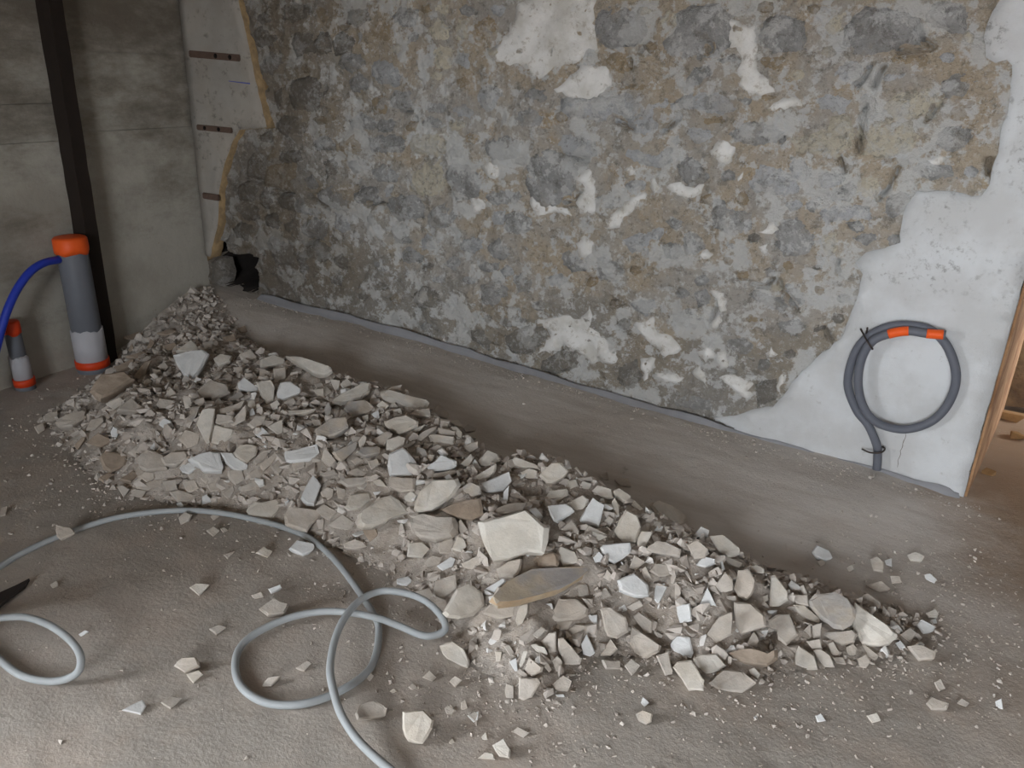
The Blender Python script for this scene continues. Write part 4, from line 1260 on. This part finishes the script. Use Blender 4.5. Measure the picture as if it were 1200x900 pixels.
def rubble(tone, poly, label):
    A = np.array(poly); cx, cy = A.mean(0); ar = 0.5 * abs(np.dot(A[:, 0], np.roll(A[:, 1], 1)) - np.dot(A[:, 1], np.roll(A[:, 0], 1)))
    P = surf_pt(cx, cy); heap = inside_heap(P); flat = tone == 'S'
    toc = CAM - P; toc[2] = 0; toc /= np.linalg.norm(toc); asp = np.ptp(A[:, 1]) / (np.ptp(A[:, 0]) + 1e-6)
    k = (0.75 if heap else 0.55) * (0.6 + 0.5 * min(asp, 1.5)); k = 0.18 if flat else k
    side = np.array([-toc[1], toc[0], 0])
    n = np.array([0, 0, 1.0]) + toc * k + side * random.uniform(-.28, .28); n /= np.linalg.norm(n)
    px = np.linalg.norm(P - CAM) / F; s = math.sqrt(ar) * px; th = s * (random.uniform(.38, .6) if not flat else .22)
    if not heap: th = s * random.uniform(.35, .55)
    rc = ray(cx, cy); P2 = surf_pt(cx, cy, 0.75 * th)      # a stone on the crest sits on it, not behind it
    if inside_heap(P2) and np.linalg.norm(P2 - P) > 0.02: P = P2; heap = True
    for step in range(22):                       # ease the stone out of the mound until its rim lies on the surface
        c0 = P + np.array([0, 0, th * (0.45 if heap else 0.5)]) - rc * 0.008 * step
        T = np.array([CAM + r * (((c0 - CAM) @ n) / (r @ n)) for r in (ray(x, y) for x, y in poly)])
        if not heap or (T[:, 2] - surf(T[:, 0], T[:, 1])).min() > (0.25 if flat else -0.12) * th: break
    Q = []
    for i in range(len(T)):
        a, b = T[i], T[(i + 1) % len(T)]; Q.append(a)
        if np.linalg.norm(b - a) > 0.35 * s:
            m = (a + b) / 2; Q.append(m + (m - T.mean(0)) * random.uniform(-.03, .07))
    Q = np.array(Q); c = Q.mean(0); m = len(Q); V = []
    rings = [(0.72, -0.95), (0.97, -0.40), (1.0, -0.06), (0.86, 0.07)] if not flat else [(0.9, -0.95), (1.0, -0.55), (1.0, -0.02), (0.95, 0.03)]
    tx, ty = random.uniform(-.12, .12), random.uniform(-.12, .12); e1 = np.cross(n, toc); e1 /= np.linalg.norm(e1); e2 = np.cross(n, e1)
    for ri, (sc, h) in enumerate(rings):
        for q in Q:
            d = (q - c) * sc * (random.uniform(.93, 1.05) if ri != 2 else 1); hh = h * th + (random.uniform(-.07, .07) * th if ri < 2 else random.uniform(-.03, .03) * th)
            if ri == 3: hh += (d @ e1) * tx + (d @ e2) * ty
            V.append(c + d + n * hh)
    Fc = []
    for r_ in range(3):
        for i in range(m): a, b = r_ * m + i, r_ * m + (i + 1) % m; Fc.append((a, b, b + m, a + m))
    st = random.randrange(m); Fc += [(3 * m + st, 3 * m + (st + i) % m, 3 * m + (st + i + 1) % m) for i in range(1, m - 1)]
    Fc.append(tuple(range(m))[::-1]); V = np.array(V)
    if not heap:
        lift = 0.014 if 'resting on the conduit' in label else -0.004
        for _ in range(12):
            gap = V[:, 2] - surf(V[:, 0], V[:, 1], GG) - lift; lo = V[np.argmin(gap)]
            s_ = 1 + gap.min() / (CAM[2] - lo[2]); V = CAM + (V - CAM) * s_; c = CAM + (c - CAM) * s_
    V[:, 0] = np.maximum(V[:, 0], 0.02 - LW * V[:, 1])
    base = np.array([c[0], c[1], V[:, 2].min()])
    KEEP.append((c[0], c[1], 0.5 * float(np.mean(np.linalg.norm((Q - c)[:, :2], axis=1))) * 2))
    mat = BIGB if tone == 'B' else SLABTOP if flat else SM[tone]
    o = mesh_obj('rubble_stone', V, Fc, mat, None, False, base); fix_normals(o)
    if flat:
        o.data.materials.append(EDGE)
        for p in o.data.polygons: p.material_index = 0 if abs(Vector(n).dot(p.normal)) > .75 else 1
    if label: return tag(o, label, 'stone', 'rubble stones')
    size = 'small' if ar < 200 else 'medium' if ar < 700 else 'large'
    if not heap: zone = 'loose on the floor around the conduit loops' if cx < 520 else ('loose on the floor past the heap tip' if cx > 900 else 'loose on the floor before the heap')
    elif cx < 205: zone = 'in the heap end by the dark post'
    elif cx < 385: zone = 'in the heap behind the conduit arc'
    elif cx < 545: zone = 'in the heap by the rounded white chunk'
    elif cx < 740: zone = 'in the heap by the biggest pale block'
    elif cx < 925: zone = 'in the heap before its thin tail'
    else: zone = 'in the thin heap tail by two slabs'
    ev = np.linalg.eigvalsh(np.cov((A - A.mean(0)).T)); el = math.sqrt(ev[1] / max(ev[0], 1e-6))
    shape = 'triangular' if len(A) == 3 else 'sliver' if el > 2.6 else 'oblong' if el > 1.6 else 'squarish' if len(A) == 4 else 'blocky' if len(A) == 5 else 'rounded'
    lab = f"{size} {shape} {TONE.get(tone, 'pale')} stone {zone}"
    return tag(o, lab, 'stone', lab)
placed = []
for tone, poly, lab in HS: placed.append(rubble(tone, poly, lab))

# crushed fragments too many to count
def templates(n):
    out = []
    for _ in range(n):
        bm = bmesh.new(); sx = random.uniform(.6, 1.1), random.uniform(.45, .9), random.uniform(.25, .6)
        for _k in range(random.randint(9, 12)):
            v = Vector((random.gauss(0, 1), random.gauss(0, 1), random.gauss(0, 1))).normalized(); v = Vector([max(-.72, min(.72, q)) for q in v])
            bm.verts.new((v.x * sx[0], v.y * sx[1], v.z * sx[2]))
        r = bmesh.ops.convex_hull(bm, input=bm.verts[:]); bmesh.ops.delete(bm, geom=[g for g in r['geom_interior'] if isinstance(g, bmesh.types.BMVert)], context='VERTS')
        bmesh.ops.triangulate(bm, faces=bm.faces[:]); bm.verts.index_update()
        out.append((np.array([v.co[:] for v in bm.verts]), np.array([[v.index for v in f.verts] for f in bm.faces]))); bm.free()
    return out
TPL = templates(24); KP = np.array(KEEP)
def scatter(name, items, mat):
    """items: (x, y, z, size, tone)"""
    Vs, Fs, Ts = [], [], []; off = 0
    for x, y, z, s, tone in items:
        v, f = TPL[random.randrange(len(TPL))]
        q = Quaternion((random.gauss(0, 1), random.gauss(0, .35), random.gauss(0, .35), random.gauss(0, 1))).normalized().to_matrix()
        w = (v * s) @ np.array(q).T; Vs.append(w + (x, y, z)); Fs.append(f + off); off += len(v); Ts.append(np.full(len(v), tone))
    V = np.concatenate(Vs); V[:, 0] = np.maximum(V[:, 0], 0.02 - LW * V[:, 1]); o = np_mesh(name, V, np.concatenate(Fs), mat, False)
    a = o.data.attributes.new('tone', 'FLOAT', 'POINT'); a.data.foreach_set('value', np.concatenate(Ts).astype(np.float32)); return o
items = []
while len(items) < 9500:
    x, y = random.uniform(0.05, 3.75), random.uniform(-1.75, -0.03); d = float(surf(x, y, GD))
    if d < 0 or x < 0.03 - LW * y: continue
    u_ = random.random(); s = 0.005 + 0.032 * u_ ** 2.6
    kd = np.hypot(KP[:, 0] - x, KP[:, 1] - y) - KP[:, 2]
    if (kd < -.25 * KP[:, 2]).any() or solid(x, y, s): continue
    if (kd < 0).any(): s = min(s, .008)
    if d < .05: s *= .7
    tone = random.random() * (.75 if x < 0.9 else 1.0)
    items.append((x, y, float(surf(x, y)) + s * random.uniform(-.1, .35), s, tone))
tag(scatter('rubble_fragments', items, FRAG), 'crushed mortar fragments filling the gaps of the rubble heap', 'rubble', None, 'stuff')
items = []
while len(items) < 5200:
    m = random.random()
    if m < .5:
        f = FOOT[random.randrange(20)]; g = FOOT[random.randrange(len(FOOT))]; t = random.random() ** 1.5; i = random.randrange(19); a, b = FOOT[i], FOOT[i + 1]; t = random.random()
        q = a + (b - a) * t; w = abs(random.gauss(0, .16)); x, y = q[0] + random.gauss(0, 1) * w, q[1] - abs(random.gauss(0, 1)) * w
    elif m < .68: x, y = random.uniform(0.3, 3.6), -0.06 - abs(random.gauss(0, .05))
    elif m < .82: x, y = random.gauss(3.45, .22), random.gauss(-.75, .2)
    else: x, y = random.uniform(.2, 4.0), random.uniform(-2.3, -.1)
    if not (0.06 - LW * y < x < 4.2 and -2.45 < y < -.04) or float(surf(x, y, GD)) > 0: continue
    if y > -.062 or solid(x, y, .006) or (np.hypot(KP[:, 0] - x, KP[:, 1] - y) < KP[:, 2] * .9).any(): continue
    s = 0.0022 + 0.0085 * random.random() ** 4
    items.append((x, y, float(surf(x, y, GG)) + s * .15, s, random.random() * .94))
tag(scatter('floor_crumbs', items, FRAG), 'fine mortar crumbs strewn over the dusty floor', 'rubble', None, 'stuff')

# ------------------------------------------------------------------ brown earth beyond the doorway
ex = np.linspace(3.32, 6.5, 80); ey = np.linspace(0.97, 4.8, 90); XX, YY = np.meshgrid(ex, ey, indexing='ij')
ZZ = 0.95 * sst((YY - 0.85 + 0.25 * fbm(XX * 2, YY * 2, 2)) / 1.3) + 0.16 * fbm(XX * 5, YY * 5, 4) * sst((YY - 1.0) / .4) + 0.006
ii, jj = np.meshgrid(np.arange(len(ex) - 1), np.arange(len(ey) - 1), indexing='ij'); n = len(ey)
o = np_mesh('earth_bank', np.stack([XX, YY, ZZ], -1).reshape(-1, 3), np.stack([ii * n + jj, (ii + 1) * n + jj, (ii + 1) * n + jj + 1, ii * n + jj + 1], -1).reshape(-1, 4), EARTH)
tag(o, 'bank of bare brown earth seen through the doorway', 'earth', None, 'stuff')
EST = stone_mat('earthy_stone', (150, 116, 78), .8, 1.1, 20, (.9, 1.1))
def bank_z(x, y):
    i = int(np.clip((x - ex[0]) / (ex[1] - ex[0]), 0, len(ex) - 1)); j = int(np.clip((y - ey[0]) / (ey[1] - ey[0]), 0, n - 1)); return ZZ[i, j]
for (px_, py_, s, lab) in ((1191, 492, .075, 'angular ochre stone lying in the brown earth beyond the doorway'), (1194, 513, .04, 'small pale stone lying in the earth below the ochre one'), (1158, 556, .03, 'brown clod at the foot of the doorway reveal')):
    r = ray(px_, py_); P = None
    for t in np.arange(2, 7, .01):
        q = CAM + r * t
        if q[1] > .97 and q[2] < bank_z(q[0], q[1]): P = q; break
        if q[2] < 0: P = q; break
    v, f = random.choice(TPL); v = v / np.ptp(v, axis=0) * (1.5, 1.2, 1.1); o = mesh_obj('earth_stone', v * s + P + np.array([0, 0, .1 * s]), [tuple(q) for q in f], EST, None, False, P - np.array([0, 0, s * .3]))
    tag(o, lab, 'stone')
